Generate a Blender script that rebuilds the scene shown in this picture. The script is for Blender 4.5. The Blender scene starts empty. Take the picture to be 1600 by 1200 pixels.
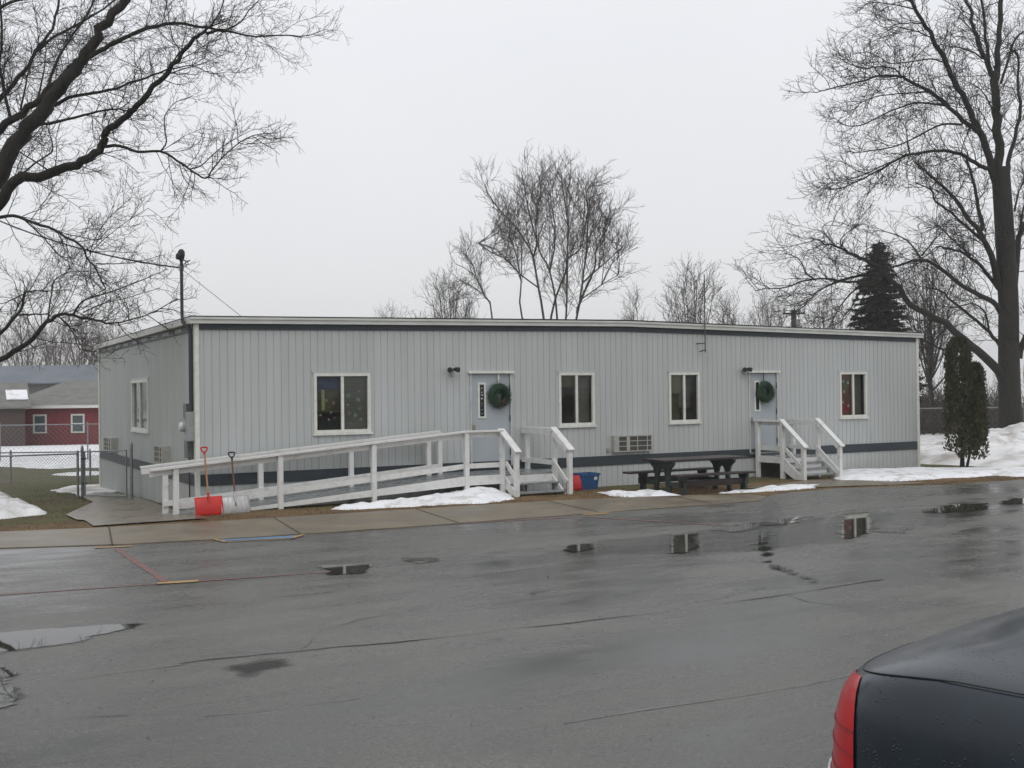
import bpy, bmesh, math, random
import numpy as np
from mathutils import Vector, Matrix, noise
random.seed(7)
HAZE = .0010
rad = math.radians
col = bpy.context.scene.collection
sc = bpy.context.scene

# ------------------------------------------------------------------ camera
CP = Vector((-4.85, -21.14, 2.20)); yaw, pitch, roll, FPX = .508, .0085, -.0126, 1699.0
FW = Vector((math.sin(yaw)*math.cos(pitch), math.cos(yaw)*math.cos(pitch), math.sin(pitch)))
r_ = Vector((math.cos(yaw), -math.sin(yaw), 0)); u_ = r_.cross(FW)
RT = math.cos(roll)*r_ + math.sin(roll)*u_; UP = -math.sin(roll)*r_ + math.cos(roll)*u_
cam = bpy.data.cameras.new("camera"); co = bpy.data.objects.new("camera", cam); col.objects.link(co)
M = Matrix.Identity(4)
for i in range(3):
    M[i][0] = RT[i]; M[i][1] = UP[i]; M[i][2] = -FW[i]; M[i][3] = CP[i]
co.matrix_world = M
cam.sensor_width = 36; cam.lens = FPX*36/1600; cam.clip_end = 3000; cam.clip_start = .05
sc.camera = co
def ray(px, py): return FW + RT*((px-800)/FPX) + UP*((600-py)/FPX)
def at(px, py, Z): return CP + ray(px, py)*Z
def onz(px, py, z):
    d = ray(px, py); return CP + d*((z-CP.z)/d.z)
def ony(px, py, y):
    d = ray(px, py); return CP + d*((y-CP.y)/d.y)

# ------------------------------------------------------------------ terrain height
def sm(a, b, x):
    t = min(1, max(0, (x-a)/(b-a))); return t*t*(3-2*t)
LOT = .10
def lerp_poly(P, x):
    if x <= P[0][0]:
        (a, b), (c, d) = P[0], P[1]
    elif x >= P[-1][0]:
        (a, b), (c, d) = P[-2], P[-1]
    else:
        for k in range(len(P)-1):
            if P[k][0] <= x <= P[k+1][0]:
                (a, b), (c, d) = P[k], P[k+1]; break
    return b + (d-b)*(x-a)/(c-a)
NEAR = [(-60, 4), (-12, -1.9), (-3.72, -4.2), (-2.1, -4.8), (-.3, -5.1), (1.65, -5.28), (3.9, -5.33), (6.5, -5.37), (9.2, -5.40), (9.9, -4.9), (10.3, -4.5), (12.4, -4.35), (13.7, -4.75), (15.1, -5.15), (17.3, -5.2), (30, -5.6), (60, -6.5)]
FAR = [(-60, 6), (-12, -.1), (-3.6, -2.1), (-2.3, -2.45), (-.7, -2.7), (1.5, -2.8), (3.9, -2.95), (6.0, -3.06), (7.9, -3.46), (9.1, -3.9), (9.9, -4.4), (10.2, -4.6)]
def g(x, y):
    e = lerp_poly(NEAR, x)
    if y < e-.05: return LOT-.05
    if x < 9.9 and y < lerp_poly(FAR, x)-.06: return LOT-.05
    fx = 1-sm(6, 12, x)
    front = .015+.085*fx
    if y < 0:
        z = front*sm(0, -1.5, y)
        if y < e+1.2: z += (LOT+.01-front)*sm(e+1.2, e, y)
        return z
    k = .03*(1-sm(17, 26, x))
    z = -k*min(y, 12)
    if y > 12: z -= .12*sm(12, 60, y)
    return z
def G(px, py):
    p = onz(px, py, 0)
    for _ in range(8): p = onz(px, py, g(p.x, p.y))
    return p

# ------------------------------------------------------------------ materials
def nd(nt, t, **kw):
    n = nt.nodes.new(t)
    for k, v in kw.items(): setattr(n, k, v)
    return n
MATS = {}
def mat(name, c, rough=.6, c2=None, scale=4, stretch=(1, 1, 1), bump=0, bscale=40, spec=.5, metal=0, detail=6, lo=.35, hi=.65, coat=0, rough2=None):
    if name in MATS: return MATS[name]
    m = bpy.data.materials.new(name); m.use_nodes = True; nt = m.node_tree; b = nt.nodes["Principled BSDF"]
    b.inputs["Roughness"].default_value = rough; b.inputs["Metallic"].default_value = metal
    b.inputs["Specular IOR Level"].default_value = spec; b.inputs["Coat Weight"].default_value = coat
    c2 = c2 or tuple(v*.8 for v in c)
    tc = nd(nt, "ShaderNodeTexCoord"); mp = nd(nt, "ShaderNodeMapping"); mp.inputs["Scale"].default_value = stretch
    nt.links.new(tc.outputs["Object"], mp.inputs["Vector"])
    nz = nd(nt, "ShaderNodeTexNoise"); nz.inputs["Scale"].default_value = scale; nz.inputs["Detail"].default_value = detail; nz.inputs["Roughness"].default_value = .6
    nt.links.new(mp.outputs["Vector"], nz.inputs["Vector"])
    cr = nd(nt, "ShaderNodeValToRGB"); cr.color_ramp.elements[0].position = lo; cr.color_ramp.elements[1].position = hi
    cr.color_ramp.elements[0].color = (*c2, 1); cr.color_ramp.elements[1].color = (*c, 1)
    nt.links.new(nz.outputs["Fac"], cr.inputs["Fac"]); nt.links.new(cr.outputs["Color"], b.inputs["Base Color"])
    if rough2 is not None:
        mr = nd(nt, "ShaderNodeMapRange"); mr.inputs["From Min"].default_value = lo; mr.inputs["From Max"].default_value = hi
        mr.inputs["To Min"].default_value = rough2; mr.inputs["To Max"].default_value = rough
        nt.links.new(nz.outputs["Fac"], mr.inputs["Value"]); nt.links.new(mr.outputs["Result"], b.inputs["Roughness"])
    if bump:
        n2 = nd(nt, "ShaderNodeTexNoise"); n2.inputs["Scale"].default_value = bscale; n2.inputs["Detail"].default_value = 5
        nt.links.new(mp.outputs["Vector"], n2.inputs["Vector"])
        bp = nd(nt, "ShaderNodeBump"); bp.inputs["Strength"].default_value = bump; bp.inputs["Distance"].default_value = .02
        nt.links.new(n2.outputs["Fac"], bp.inputs["Height"]); nt.links.new(bp.outputs["Normal"], b.inputs["Normal"])
    MATS[name] = m; return m

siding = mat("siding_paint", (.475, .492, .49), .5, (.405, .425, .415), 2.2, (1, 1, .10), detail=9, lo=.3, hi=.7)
siding2 = mat("shaded_siding_paint", (.40, .42, .405), .55, (.345, .365, .35), 2.0, (1, 1, .12), detail=9)  # same siding, colour darkened for the shade on end and back walls
slate = mat("slate_paint", (.034, .045, .055), .5, (.024, .033, .041), 3)
fascia_m = mat("fascia_metal", (.60, .61, .58), .45, (.50, .51, .47), 2.5, (1, 1, 3))
frame_m = mat("window_frame_paint", (.70, .71, .66), .5, (.6, .6, .54), 9)
white_w = mat("weathered_white_paint", (.66, .66, .645), .6, (.53, .525, .50), 7, (1, 1, 1), bump=.15, bscale=25, detail=9, lo=.3, hi=.5)
deck_m = mat("grey_deck_paint", (.27, .285, .285), .35, (.17, .18, .185), 3, (1, 3, 1), bump=.1, rough2=.2)
roof_m = mat("dark_roofing", (.03, .03, .032), .7)
door_m = mat("door_paint", (.38, .415, .44), .45, (.35, .385, .41), 2)
dark_m = mat("dark_metal", (.025, .025, .027), .5)
rust_m = mat("rusty_metal", (.14, .08, .05), .8, (.05, .035, .03), 9)
steel_m = mat("galvanised_steel", (.28, .30, .31), .45, (.2, .215, .22), 12, metal=.6)
grey_box = mat("grey_enamel", (.30, .32, .32), .5, (.24, .25, .25), 7)
beige_m = mat("beige_enamel", (.40, .395, .365), .5, (.31, .305, .28), 8)
grille_m = mat("grille_dark", (.06, .06, .052), .6)
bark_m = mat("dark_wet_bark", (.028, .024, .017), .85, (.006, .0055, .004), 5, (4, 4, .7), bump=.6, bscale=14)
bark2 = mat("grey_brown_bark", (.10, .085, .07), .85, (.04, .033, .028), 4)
bark3 = mat("haze_paled_twigs", (.14, .115, .10), .9, (.085, .07, .062), 2)  # twig brown lightened so distance haze is partly in the colour
cedar_old = mat("cedar_foliage", (.040, .046, .016), .85, (.018, .022, .009), 2.2)
spruce_old = mat("spruce_needles", (.026, .028, .016), .85, (.012, .014, .009), 3)
wreath_m = mat("wreath_needles", (.028, .075, .034), .8, (.012, .035, .017), 12)
brick_red = mat("barn_red_boards", (.21, .030, .034), .7, (.14, .021, .024), 3, (6, 6, .4))
barn_roof = mat("weathered_shingles", (.19, .19, .178), .85, (.14, .14, .13), 1.5, (1, 1, 4))
blue_roof = mat("blue_grey_metal_roof", (.13, .15, .18), .6, (.09, .105, .125), .6)
snow_m = mat("old_snow", (.80, .81, .835), .6, (.42, .395, .36), 3.2, bump=.8, bscale=9, lo=.30, hi=.50, detail=12)
snow_dirty = mat("dirty_ploughed_snow", (.78, .78, .79), .7, (.36, .33, .30), 1.0, bump=1.0, bscale=3, lo=.34, hi=.56, detail=10)
concrete = mat("damp_concrete", (.195, .158, .108), .5, (.118, .094, .064), 1.1, detail=10, bump=.25, bscale=60, rough2=.28)
concrete2 = mat("damp_concrete_grey", (.19, .157, .108), .45, (.12, .098, .07), 1.0, detail=10, bump=.2, bscale=60, rough2=.2)
joint_m = mat("joint_dirt", (.06, .05, .04), .8)
table_wood = mat("brown_plank_paint", (.036, .024, .023), .45, (.018, .012, .012), 4, (.6, 6, 6), rough2=.3)
table_leg = mat("dark_green_paint", (.022, .038, .030), .5, (.012, .02, .017), 6)
red_pl = mat("red_plastic", (.55, .018, .012), .4, (.42, .014, .010), 4)
red_dk = mat("dark_red_plastic", (.42, .010, .010), .45, (.34, .008, .008), 4)
alu_m = mat("scuffed_aluminium", (.50, .50, .50), .4, (.36, .355, .34), 5, (8, 1, 1.5), metal=.5)
wood_tan = mat("varnished_wood", (.42, .22, .09), .5, (.30, .15, .06), 6, (1, 1, .3))
wood_red = mat("reddish_wood", (.16, .055, .035), .5, (.10, .035, .022), 6)
black_pl = mat("black_plastic", (.012, .015, .016), .5)
blue_pl = mat("blue_plastic", (.02, .09, .23), .5, (.016, .065, .165), 3)
paper_m = mat("white_paper", (.72, .72, .70), .8)
cream_m = mat("cream_paper", (.66, .62, .36), .8, (.5, .46, .24), 30)
inside_m = mat("interior_wall", (.40, .36, .22), .8)
blind_m = mat("grey_blind", (.26, .245, .21), .8, (.19, .18, .155), 1.5, (1, 1, 20))
curtain_red = mat("red_curtain", (.42, .045, .045), .9, (.15, .13, .06), 3, lo=.42, hi=.58)
curtain_olive = mat("olive_curtain", (.18, .16, .07), .9, (.10, .085, .045), 3)
board_dark = mat("dark_display_board", (.05, .06, .09), .9, (.06, .055, .02), 3.0)
pole_wood = mat("creosoted_pole", (.06, .05, .045), .85)
paint_red = mat("faded_red_line_paint", (.22, .065, .052), .45, (.095, .075, .07), 9, lo=.42, hi=.62)
paint_yel = mat("faded_yellow_line_paint", (.46, .27, .085), .45, (.22, .15, .07), 7, lo=.35, hi=.6)
paint_blue = mat("blue_marking_paint", (.09, .22, .42), .5, (.07, .15, .27), 5)
crack_m = mat("crack_sealant", (.012, .012, .012), .6)
pale_seam = mat("pale_seam", (.22, .215, .205), .6, (.10, .10, .097), 6, lo=.4, hi=.6)
tail_m = mat("red_lamp_lens", (.50, .006, .014), .3, (.40, .003, .008), 6, coat=.25, spec=.3)
chrome_m = mat("chrome_trim", (.75, .75, .76), .12, metal=1)
tyre_m = mat("tyre_rubber", (.02, .02, .02), .8)
plate_m = mat("blank_plate", (.6, .6, .6), .5)

def glass(name, tint, body=None):
    m = bpy.data.materials.new(name); m.use_nodes = True; nt = m.node_tree; nt.nodes.remove(nt.nodes["Principled BSDF"])
    o = nt.nodes["Material Output"]; t = nd(nt, "ShaderNodeBsdfTransparent"); t.inputs["Color"].default_value = (*tint, 1)
    gl = nd(nt, "ShaderNodeBsdfGlossy"); gl.inputs["Roughness"].default_value = .03; gl.inputs["Color"].default_value = (.9, .95, .95, 1)
    fr = nd(nt, "ShaderNodeFresnel"); fr.inputs["IOR"].default_value = 1.45
    mx = nd(nt, "ShaderNodeMixShader"); nt.links.new(fr.outputs[0], mx.inputs[0]); nt.links.new(t.outputs[0], mx.inputs[1]); nt.links.new(gl.outputs[0], mx.inputs[2])
    nt.links.new(mx.outputs[0], o.inputs["Surface"]); return m
pane_m = glass("window_glass", (.80, .84, .82))
carglass = mat("tinted_car_glass", (.01, .012, .013), .03, spec=.8)

def carpaint():
    m = mat("wet_midnight_paint", (.007, .016, .027), .40, (.005, .011, .018), 3, spec=.3, coat=.5)
    nt = m.node_tree; b = nt.nodes["Principled BSDF"]; b.inputs["Coat Roughness"].default_value = .14
    tc = nd(nt, "ShaderNodeTexCoord"); v = nd(nt, "ShaderNodeTexVoronoi"); v.inputs["Scale"].default_value = 60
    nt.links.new(tc.outputs["Object"], v.inputs["Vector"])
    r = nd(nt, "ShaderNodeMapRange"); r.inputs["From Min"].default_value = .12; r.inputs["From Max"].default_value = .30; r.inputs["To Min"].default_value = 1; r.inputs["To Max"].default_value = 0
    nt.links.new(v.outputs["Distance"], r.inputs["Value"])
    nz = nd(nt, "ShaderNodeTexNoise"); nz.inputs["Scale"].default_value = 7; nt.links.new(tc.outputs["Object"], nz.inputs["Vector"])
    r2 = nd(nt, "ShaderNodeMapRange"); r2.inputs["From Min"].default_value = .5; r2.inputs["From Max"].default_value = .62; nt.links.new(nz.outputs["Fac"], r2.inputs["Value"])
    mu = nd(nt, "ShaderNodeMath", operation="MULTIPLY"); nt.links.new(r.outputs[0], mu.inputs[0]); nt.links.new(r2.outputs[0], mu.inputs[1])
    bp = nd(nt, "ShaderNodeBump"); bp.inputs["Strength"].default_value = .6; bp.inputs["Distance"].default_value = .005
    nt.links.new(mu.outputs[0], bp.inputs["Height"]); nt.links.new(bp.outputs["Normal"], b.inputs["Normal"]); nt.links.new(bp.outputs["Normal"], b.inputs["Coat Normal"])
    return m
car_m = carpaint()

def asphalt_mat():
    m = bpy.data.materials.new("wet_asphalt"); m.use_nodes = True; nt = m.node_tree; L = nt.links; b = nt.nodes["Principled BSDF"]
    tc = nd(nt, "ShaderNodeTexCoord")
    def nz(scale, st=(1, 1, 1), det=6, ro=.6):
        mp = nd(nt, "ShaderNodeMapping"); mp.inputs["Scale"].default_value = st; L.new(tc.outputs["Object"], mp.inputs["Vector"])
        n = nd(nt, "ShaderNodeTexNoise"); n.inputs["Scale"].default_value = scale; n.inputs["Detail"].default_value = det; n.inputs["Roughness"].default_value = ro
        L.new(mp.outputs["Vector"], n.inputs["Vector"]); return n.outputs["Fac"]
    big = nz(.35, (.55, 1.5, 1), 7, .62); mid = nz(1.6, (.6, 1.6, 1), 8, .65); fine = nz(38, det=5, ro=.75); spk = nz(85, det=2)
    def mr(v, a, b_, c, d):
        n = nd(nt, "ShaderNodeMapRange"); n.inputs[1].default_value = a; n.inputs[2].default_value = b_; n.inputs[3].default_value = c; n.inputs[4].default_value = d
        L.new(v, n.inputs[0]); return n.outputs[0]
    def mth(op, a, b_):
        n = nd(nt, "ShaderNodeMath", operation=op)
        for i, v in enumerate((a, b_)):
            if isinstance(v, (int, float)): n.inputs[i].default_value = v
            else: L.new(v, n.inputs[i])
        return n.outputs[0]
    patch = nz(.9, (.35, 1.0, 1), 9, .7)
    comb = mth("ADD", mth("MULTIPLY", big, .45), mth("ADD", mth("MULTIPLY", mid, .25), mth("MULTIPLY", patch, .30)))
    tone = mth("MULTIPLY", mr(comb, .42, .58, .44, 1.22), mth("MULTIPLY", mr(fine, .32, .68, .66, 1.34), mr(spk, .58, .72, 1, 2.0)))
    mx = nd(nt, "ShaderNodeVectorMath", operation="SCALE"); mx.inputs[0].default_value = (.102, .100, .092); L.new(tone, mx.inputs["Scale"])
    L.new(mx.outputs[0], b.inputs["Base Color"])
    L.new(mr(comb, .43, .60, .11, .52), b.inputs["Roughness"])
    b.inputs["IOR"].default_value = 1.36
    bp = nd(nt, "ShaderNodeBump"); bp.inputs["Distance"].default_value = .006; L.new(mr(comb, .40, .6, .12, .8), bp.inputs["Strength"])
    L.new(fine, bp.inputs["Height"]); L.new(bp.outputs["Normal"], b.inputs["Normal"])
    return m
asphalt_m = asphalt_mat()

def puddle_mat():
    m = bpy.data.materials.new("puddle_water"); m.use_nodes = True; nt = m.node_tree; L = nt.links; b = nt.nodes["Principled BSDF"]; o = nt.nodes["Material Output"]
    b.inputs["Base Color"].default_value = (.032, .031, .027, 1); b.inputs["Roughness"].default_value = .02; b.inputs["IOR"].default_value = 1.33
    a = nd(nt, "ShaderNodeAttribute", attribute_name="edge"); tc = nd(nt, "ShaderNodeTexCoord"); mp = nd(nt, "ShaderNodeMapping"); mp.inputs["Scale"].default_value = (.7, 1.5, 1)
    L.new(tc.outputs["Object"], mp.inputs["Vector"])
    n = nd(nt, "ShaderNodeTexNoise"); n.inputs["Scale"].default_value = 3.0; n.inputs["Detail"].default_value = 9; n.inputs["Roughness"].default_value = .65; L.new(mp.outputs["Vector"], n.inputs["Vector"])
    s = nd(nt, "ShaderNodeMapRange"); s.inputs[1].default_value = .3; s.inputs[2].default_value = .7; L.new(n.outputs["Fac"], s.inputs[0])
    ad = nd(nt, "ShaderNodeMath", operation="MULTIPLY_ADD"); L.new(a.outputs["Fac"], ad.inputs[0]); ad.inputs[1].default_value = 1.15
    ng = nd(nt, "ShaderNodeMath", operation="MULTIPLY"); L.new(s.outputs[0], ng.inputs[0]); ng.inputs[1].default_value = -1; L.new(ng.outputs[0], ad.inputs[2])
    r = nd(nt, "ShaderNodeMapRange"); r.inputs[1].default_value = .0; r.inputs[2].default_value = .22; L.new(ad.outputs[0], r.inputs[0])
    t = nd(nt, "ShaderNodeBsdfTransparent"); mx = nd(nt, "ShaderNodeMixShader"); L.new(r.outputs[0], mx.inputs[0]); L.new(t.outputs[0], mx.inputs[1]); L.new(b.outputs[0], mx.inputs[2])
    L.new(mx.outputs[0], o.inputs["Surface"]); return m
puddle_m = puddle_mat()

def ground_mat():
    m = bpy.data.materials.new("turf_and_mud"); m.use_nodes = True; nt = m.node_tree; L = nt.links; b = nt.nodes["Principled BSDF"]; b.inputs["Roughness"].default_value = .9
    tc = nd(nt, "ShaderNodeTexCoord")
    def nz(scale, det=8):
        n = nd(nt, "ShaderNodeTexNoise"); n.inputs["Scale"].default_value = scale; n.inputs["Detail"].default_value = det; n.inputs["Roughness"].default_value = .62; L.new(tc.outputs["Object"], n.inputs["Vector"]); return n.outputs["Fac"]
    def ramp(v, st):
        r = nd(nt, "ShaderNodeValToRGB"); e = r.color_ramp.elements
        while len(e) < len(st): e.new(.5)
        for k, (p, c) in enumerate(st): e[k].position = p; e[k].color = (*c, 1)
        L.new(v, r.inputs["Fac"]); return r.outputs["Color"]
    lawn = ramp(nz(.9), [(.30, (.05, .032, .018)), (.43, (.085, .06, .022)), (.54, (.066, .075, .016)), (.72, (.10, .10, .028))])
    verge = ramp(nz(1.3), [(.30, (.045, .028, .019)), (.45, (.11, .066, .028)), (.60, (.155, .095, .040)), (.74, (.075, .07, .026))])
    a = nd(nt, "ShaderNodeAttribute", attribute_name="verge")
    mx = nd(nt, "ShaderNodeMix", data_type="RGBA"); L.new(a.outputs["Fac"], mx.inputs[0]); L.new(lawn, mx.inputs[6]); L.new(verge, mx.inputs[7])
    fine = nz(30, 4); br = nd(nt, "ShaderNodeMapRange"); br.inputs[1].default_value = .3; br.inputs[2].default_value = .7; br.inputs[3].default_value = .6; br.inputs[4].default_value = 1.4; L.new(fine, br.inputs[0])
    a2 = nd(nt, "ShaderNodeAttribute", attribute_name="snowy"); nb_ = nz(.06, 5); th_ = nd(nt, "ShaderNodeMapRange"); th_.inputs[1].default_value = .42; th_.inputs[2].default_value = .5; L.new(nb_, th_.inputs[0])
    ml = nd(nt, "ShaderNodeMath", operation="MULTIPLY"); L.new(a2.outputs["Fac"], ml.inputs[0]); L.new(th_.outputs[0], ml.inputs[1])
    mx2 = nd(nt, "ShaderNodeMix", data_type="RGBA"); L.new(ml.outputs[0], mx2.inputs[0]); L.new(mx.outputs[2], mx2.inputs[6]); mx2.inputs[7].default_value = (.72, .73, .75, 1)
    sc_ = nd(nt, "ShaderNodeVectorMath", operation="SCALE"); L.new(mx2.outputs[2], sc_.inputs[0]); L.new(br.outputs[0], sc_.inputs["Scale"]); L.new(sc_.outputs[0], b.inputs["Base Color"])
    bp = nd(nt, "ShaderNodeBump"); bp.inputs["Strength"].default_value = .8; bp.inputs["Distance"].default_value = .03; L.new(fine, bp.inputs["Height"]); L.new(bp.outputs["Normal"], b.inputs["Normal"])
    return m
ground_m = ground_mat()

def blade_mat(name, cols):
    m = bpy.data.materials.new(name); m.use_nodes = True; nt = m.node_tree; b = nt.nodes["Principled BSDF"]; b.inputs["Roughness"].default_value = .8
    ge = nd(nt, "ShaderNodeNewGeometry"); r = nd(nt, "ShaderNodeValToRGB"); e = r.color_ramp.elements
    while len(e) < len(cols): e.new(.5)
    for k, c in enumerate(cols): e[k].position = k/(len(cols)-1); e[k].color = (*c, 1)
    nt.links.new(ge.outputs["Random Per Island"], r.inputs["Fac"]); nt.links.new(r.outputs["Color"], b.inputs["Base Color"]); return m
cedar_m = blade_mat("cedar_sprays", [(.018, .022, .008), (.034, .040, .014), (.048, .052, .018), (.062, .050, .022), (.03, .036, .014)])
spruce_m = blade_mat("spruce_sprays", [(.014, .018, .010), (.026, .030, .017), (.038, .038, .022), (.020, .024, .014)])
grass_green = blade_mat("green_blades", [(.05, .055, .012), (.075, .085, .018), (.11, .10, .03), (.15, .10, .04)])
grass_dead = blade_mat("dead_blades", [(.10, .055, .02), (.20, .11, .038), (.13, .10, .035), (.06, .065, .018)])

# ------------------------------------------------------------------ mesh helpers
class MB:
    def __init__(s): s.v = []; s.f = []
    def add(s, vs, fs):
        n = len(s.v); s.v += [tuple(p) for p in vs]; s.f += [tuple(i+n for i in f) for f in fs]; return s
    def box(s, x0, x1, y0, y1, z0, z1, bev=0):
        if bev > 0:
            bm = bmesh.new(); bmesh.ops.create_cube(bm, size=1)
            for v in bm.verts: v.co = Vector(((x0+x1)/2+v.co.x*(x1-x0), (y0+y1)/2+v.co.y*(y1-y0), (z0+z1)/2+v.co.z*(z1-z0)))
            bmesh.ops.bevel(bm, geom=bm.edges[:], offset=bev, segments=2, affect='EDGES', profile=.5)
            bm.verts.index_update(); s.add([v.co[:] for v in bm.verts], [[v.index for v in f.verts] for f in bm.faces]); bm.free(); return s
        return s.add([(x0, y0, z0), (x1, y0, z0), (x1, y1, z0), (x0, y1, z0), (x0, y0, z1), (x1, y0, z1), (x1, y1, z1), (x0, y1, z1)],
                     [(0, 3, 2, 1), (4, 5, 6, 7), (0, 1, 5, 4), (1, 2, 6, 5), (2, 3, 7, 6), (3, 0, 4, 7)])
    def bar(s, a, b, w, h, up=(0, 0, 1)):   # a rectangular bar from a to b, w across, h along up
        a, b = Vector(a), Vector(b); d = (b-a).normalized(); u = Vector(up); u = (u-d*u.dot(d)).normalized(); r = d.cross(u)
        vs = [p+r*sx*w/2+u*sz*h/2 for p in (a, b) for sx, sz in ((-1, -1), (1, -1), (1, 1), (-1, 1))]
        return s.add(vs, [(3, 2, 1, 0), (4, 5, 6, 7), (0, 1, 5, 4), (1, 2, 6, 5), (2, 3, 7, 6), (3, 0, 4, 7)])
    def tube(s, pts, rs, k=8, cap=True):
        pts = [Vector(p) for p in pts]
        if not isinstance(rs, (list, tuple)): rs = [rs]*len(pts)
        n0 = len(s.v); u = None
        for i, p in enumerate(pts):
            t = (pts[min(i+1, len(pts)-1)]-pts[max(i-1, 0)]).normalized()
            if u is None: u = t.orthogonal().normalized()
            u = (u-t*u.dot(t)).normalized(); w = t.cross(u)
            s.v += [tuple(p+(u*math.cos(2*math.pi*j/k)+w*math.sin(2*math.pi*j/k))*rs[i]) for j in range(k)]
        for i in range(len(pts)-1):
            for j in range(k):
                a = n0+i*k+j; b = n0+i*k+(j+1) % k; s.f.append((a, b, b+k, a+k))
        if cap:
            s.f.append(tuple(n0+j for j in reversed(range(k)))); e = n0+(len(pts)-1)*k; s.f.append(tuple(e+j for j in range(k)))
        return s
    def prism(s, poly, axis, a, b):   # polygon in the other two axes, extruded along axis
        def P(p, t):
            q = list(p); q.insert(axis, t); return tuple(q)
        n = len(poly); vs = [P(p, a) for p in poly]+[P(p, b) for p in poly]
        return s.add(vs, [tuple(range(n)), tuple(reversed(range(n, 2*n)))]+[(i, i+n, (i+1) % n+n, (i+1) % n) for i in range(n)])
    def build(s, name, m, parent=None, smooth=False, loc=None, fix=True):
        me = bpy.data.meshes.new(name); me.from_pydata(s.v, [], s.f); me.update()
        if fix:
            bm = bmesh.new(); bm.from_mesh(me); bmesh.ops.recalc_face_normals(bm, faces=bm.faces[:]); bm.to_mesh(me); bm.free()
        me.materials.append(m)
        if smooth: me.polygons.foreach_set("use_smooth", [True]*len(me.polygons))
        o = bpy.data.objects.new(name, me); col.objects.link(o)
        if parent is not None:
            o.parent = parent
            if loc is None: o.matrix_parent_inverse = parent_world(parent).inverted()
        if loc is not None: o.location = loc
        return o
def parent_world(p):
    m = Matrix.LocRotScale(p.location, p.rotation_euler, p.scale)
    if p.parent is not None: m = parent_world(p.parent) @ p.matrix_parent_inverse @ m
    return m
def tag(o, label=None, cat=None, group=None, kind=None):
    if label: o["label"] = label
    if cat: o["category"] = cat
    if group: o["group"] = group
    if kind: o["kind"] = kind
    return o
def empty(name, loc, label, cat, group=None, rz=0):
    o = bpy.data.objects.new(name, None); o.empty_display_size = .3; col.objects.link(o); o.location = loc; o.rotation_euler = (0, 0, rz)
    return tag(o, label, cat, group)
def copy_tree(o, parent=None):
    c = o.copy(); col.objects.link(c)
    if parent is not None: c.parent = parent
    for ch in o.children: copy_tree(ch, c)
    return c
def struct(o, label=None): return tag(o, label, None, None, "structure")

# ------------------------------------------------------------------ ground, lot, pavement
def axis_vals(lo, hi, dens, far):
    v = list(np.arange(lo, hi+1e-6, dens)); s = dens; a = hi
    while a < far: s *= 1.5; a += s; v.append(a)
    s = dens; a = lo
    while a > -far: s *= 1.5; a -= s; v.insert(0, a)
    return v
xs, ys = axis_vals(-12, 26, .35, 600), axis_vals(-7, 14, .25, 600)
b = MB(); verge = []; snowy = []
for y in ys:
    for x in xs:
        z = g(x, y)+(noise.noise((x*.9, y*.9, 3))*.02 if y > max(lerp_poly(NEAR, x)+.3, (lerp_poly(FAR, x)+.3 if x < 10.5 else -9)) else 0)
        b.v.append((x, y, z)); e = lerp_poly(NEAR, x)
        vg = 1-sm(-1.9, -1.0, y) if x > -1.5 else 1-sm(-1.2, .3, y)*.9
        verge.append(max(0, min(1, vg))); snowy.append(sm(30, 60, y)*.9)
nx = len(xs)
for j in range(len(ys)-1):
    for i in range(nx-1): b.f.append((j*nx+i, j*nx+i+1, (j+1)*nx+i+1, (j+1)*nx+i))
o = b.build("ground", ground_m, smooth=True, fix=False); at_ = o.data.attributes.new("verge", "FLOAT", "POINT"); at_.data.foreach_set("value", verge); struct(o); at2 = o.data.attributes.new("snowy", "FLOAT", "POINT"); at2.data.foreach_set("value", snowy)

def strip(name, m, A, Bf, x0, x1, z, dx=.25, thick=.06):
    b = MB(); n = int((x1-x0)/dx)
    for i in range(n+1):
        x = x0+(x1-x0)*i/n
        ya, yb = A(x), Bf(x)
        b.v += [(x, ya, z), (x, yb, z), (x, ya, z-thick), (x, yb, z-thick)]
    for i in range(n):
        k = 4*i; b.f += [(k, k+4, k+5, k+1), (k+2, k, k+1, k+3)[:0] or (k, k+2, k+6, k+4), (k+1, k+5, k+7, k+3)]
    return struct(b.build(name, m))
wob = lambda x, s: noise.noise((x*1.7, s, 0))*.05
strip("parking_lot", asphalt_m, lambda x: -70, lambda x: lerp_poly(NEAR, x)+wob(x, 1), -60, 70, LOT, .2)
sx = [-12, -6.5, -3.45, -.95, 1.55, 4.05, 6.55, 9.95]
strip("sidewalk", concrete, lambda x: lerp_poly(NEAR, x)+.005+wob(x, 1), lambda x: lerp_poly(FAR, x)+wob(x, 2)*.6, -30, 9.9, LOT+.012, .2)
b = MB()
for x in (-5.6, -2.05, .6, 3.2, 5.9, 8.4):
    a, c = (x-.25, lerp_poly(NEAR, x)+.05), (x+.05, lerp_poly(FAR, x)-.05)
    b.bar((*a, LOT+.0155), (*c, LOT+.0155), .028, .003)
struct(b.build("sidewalk_joint", joint_m))

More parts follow.
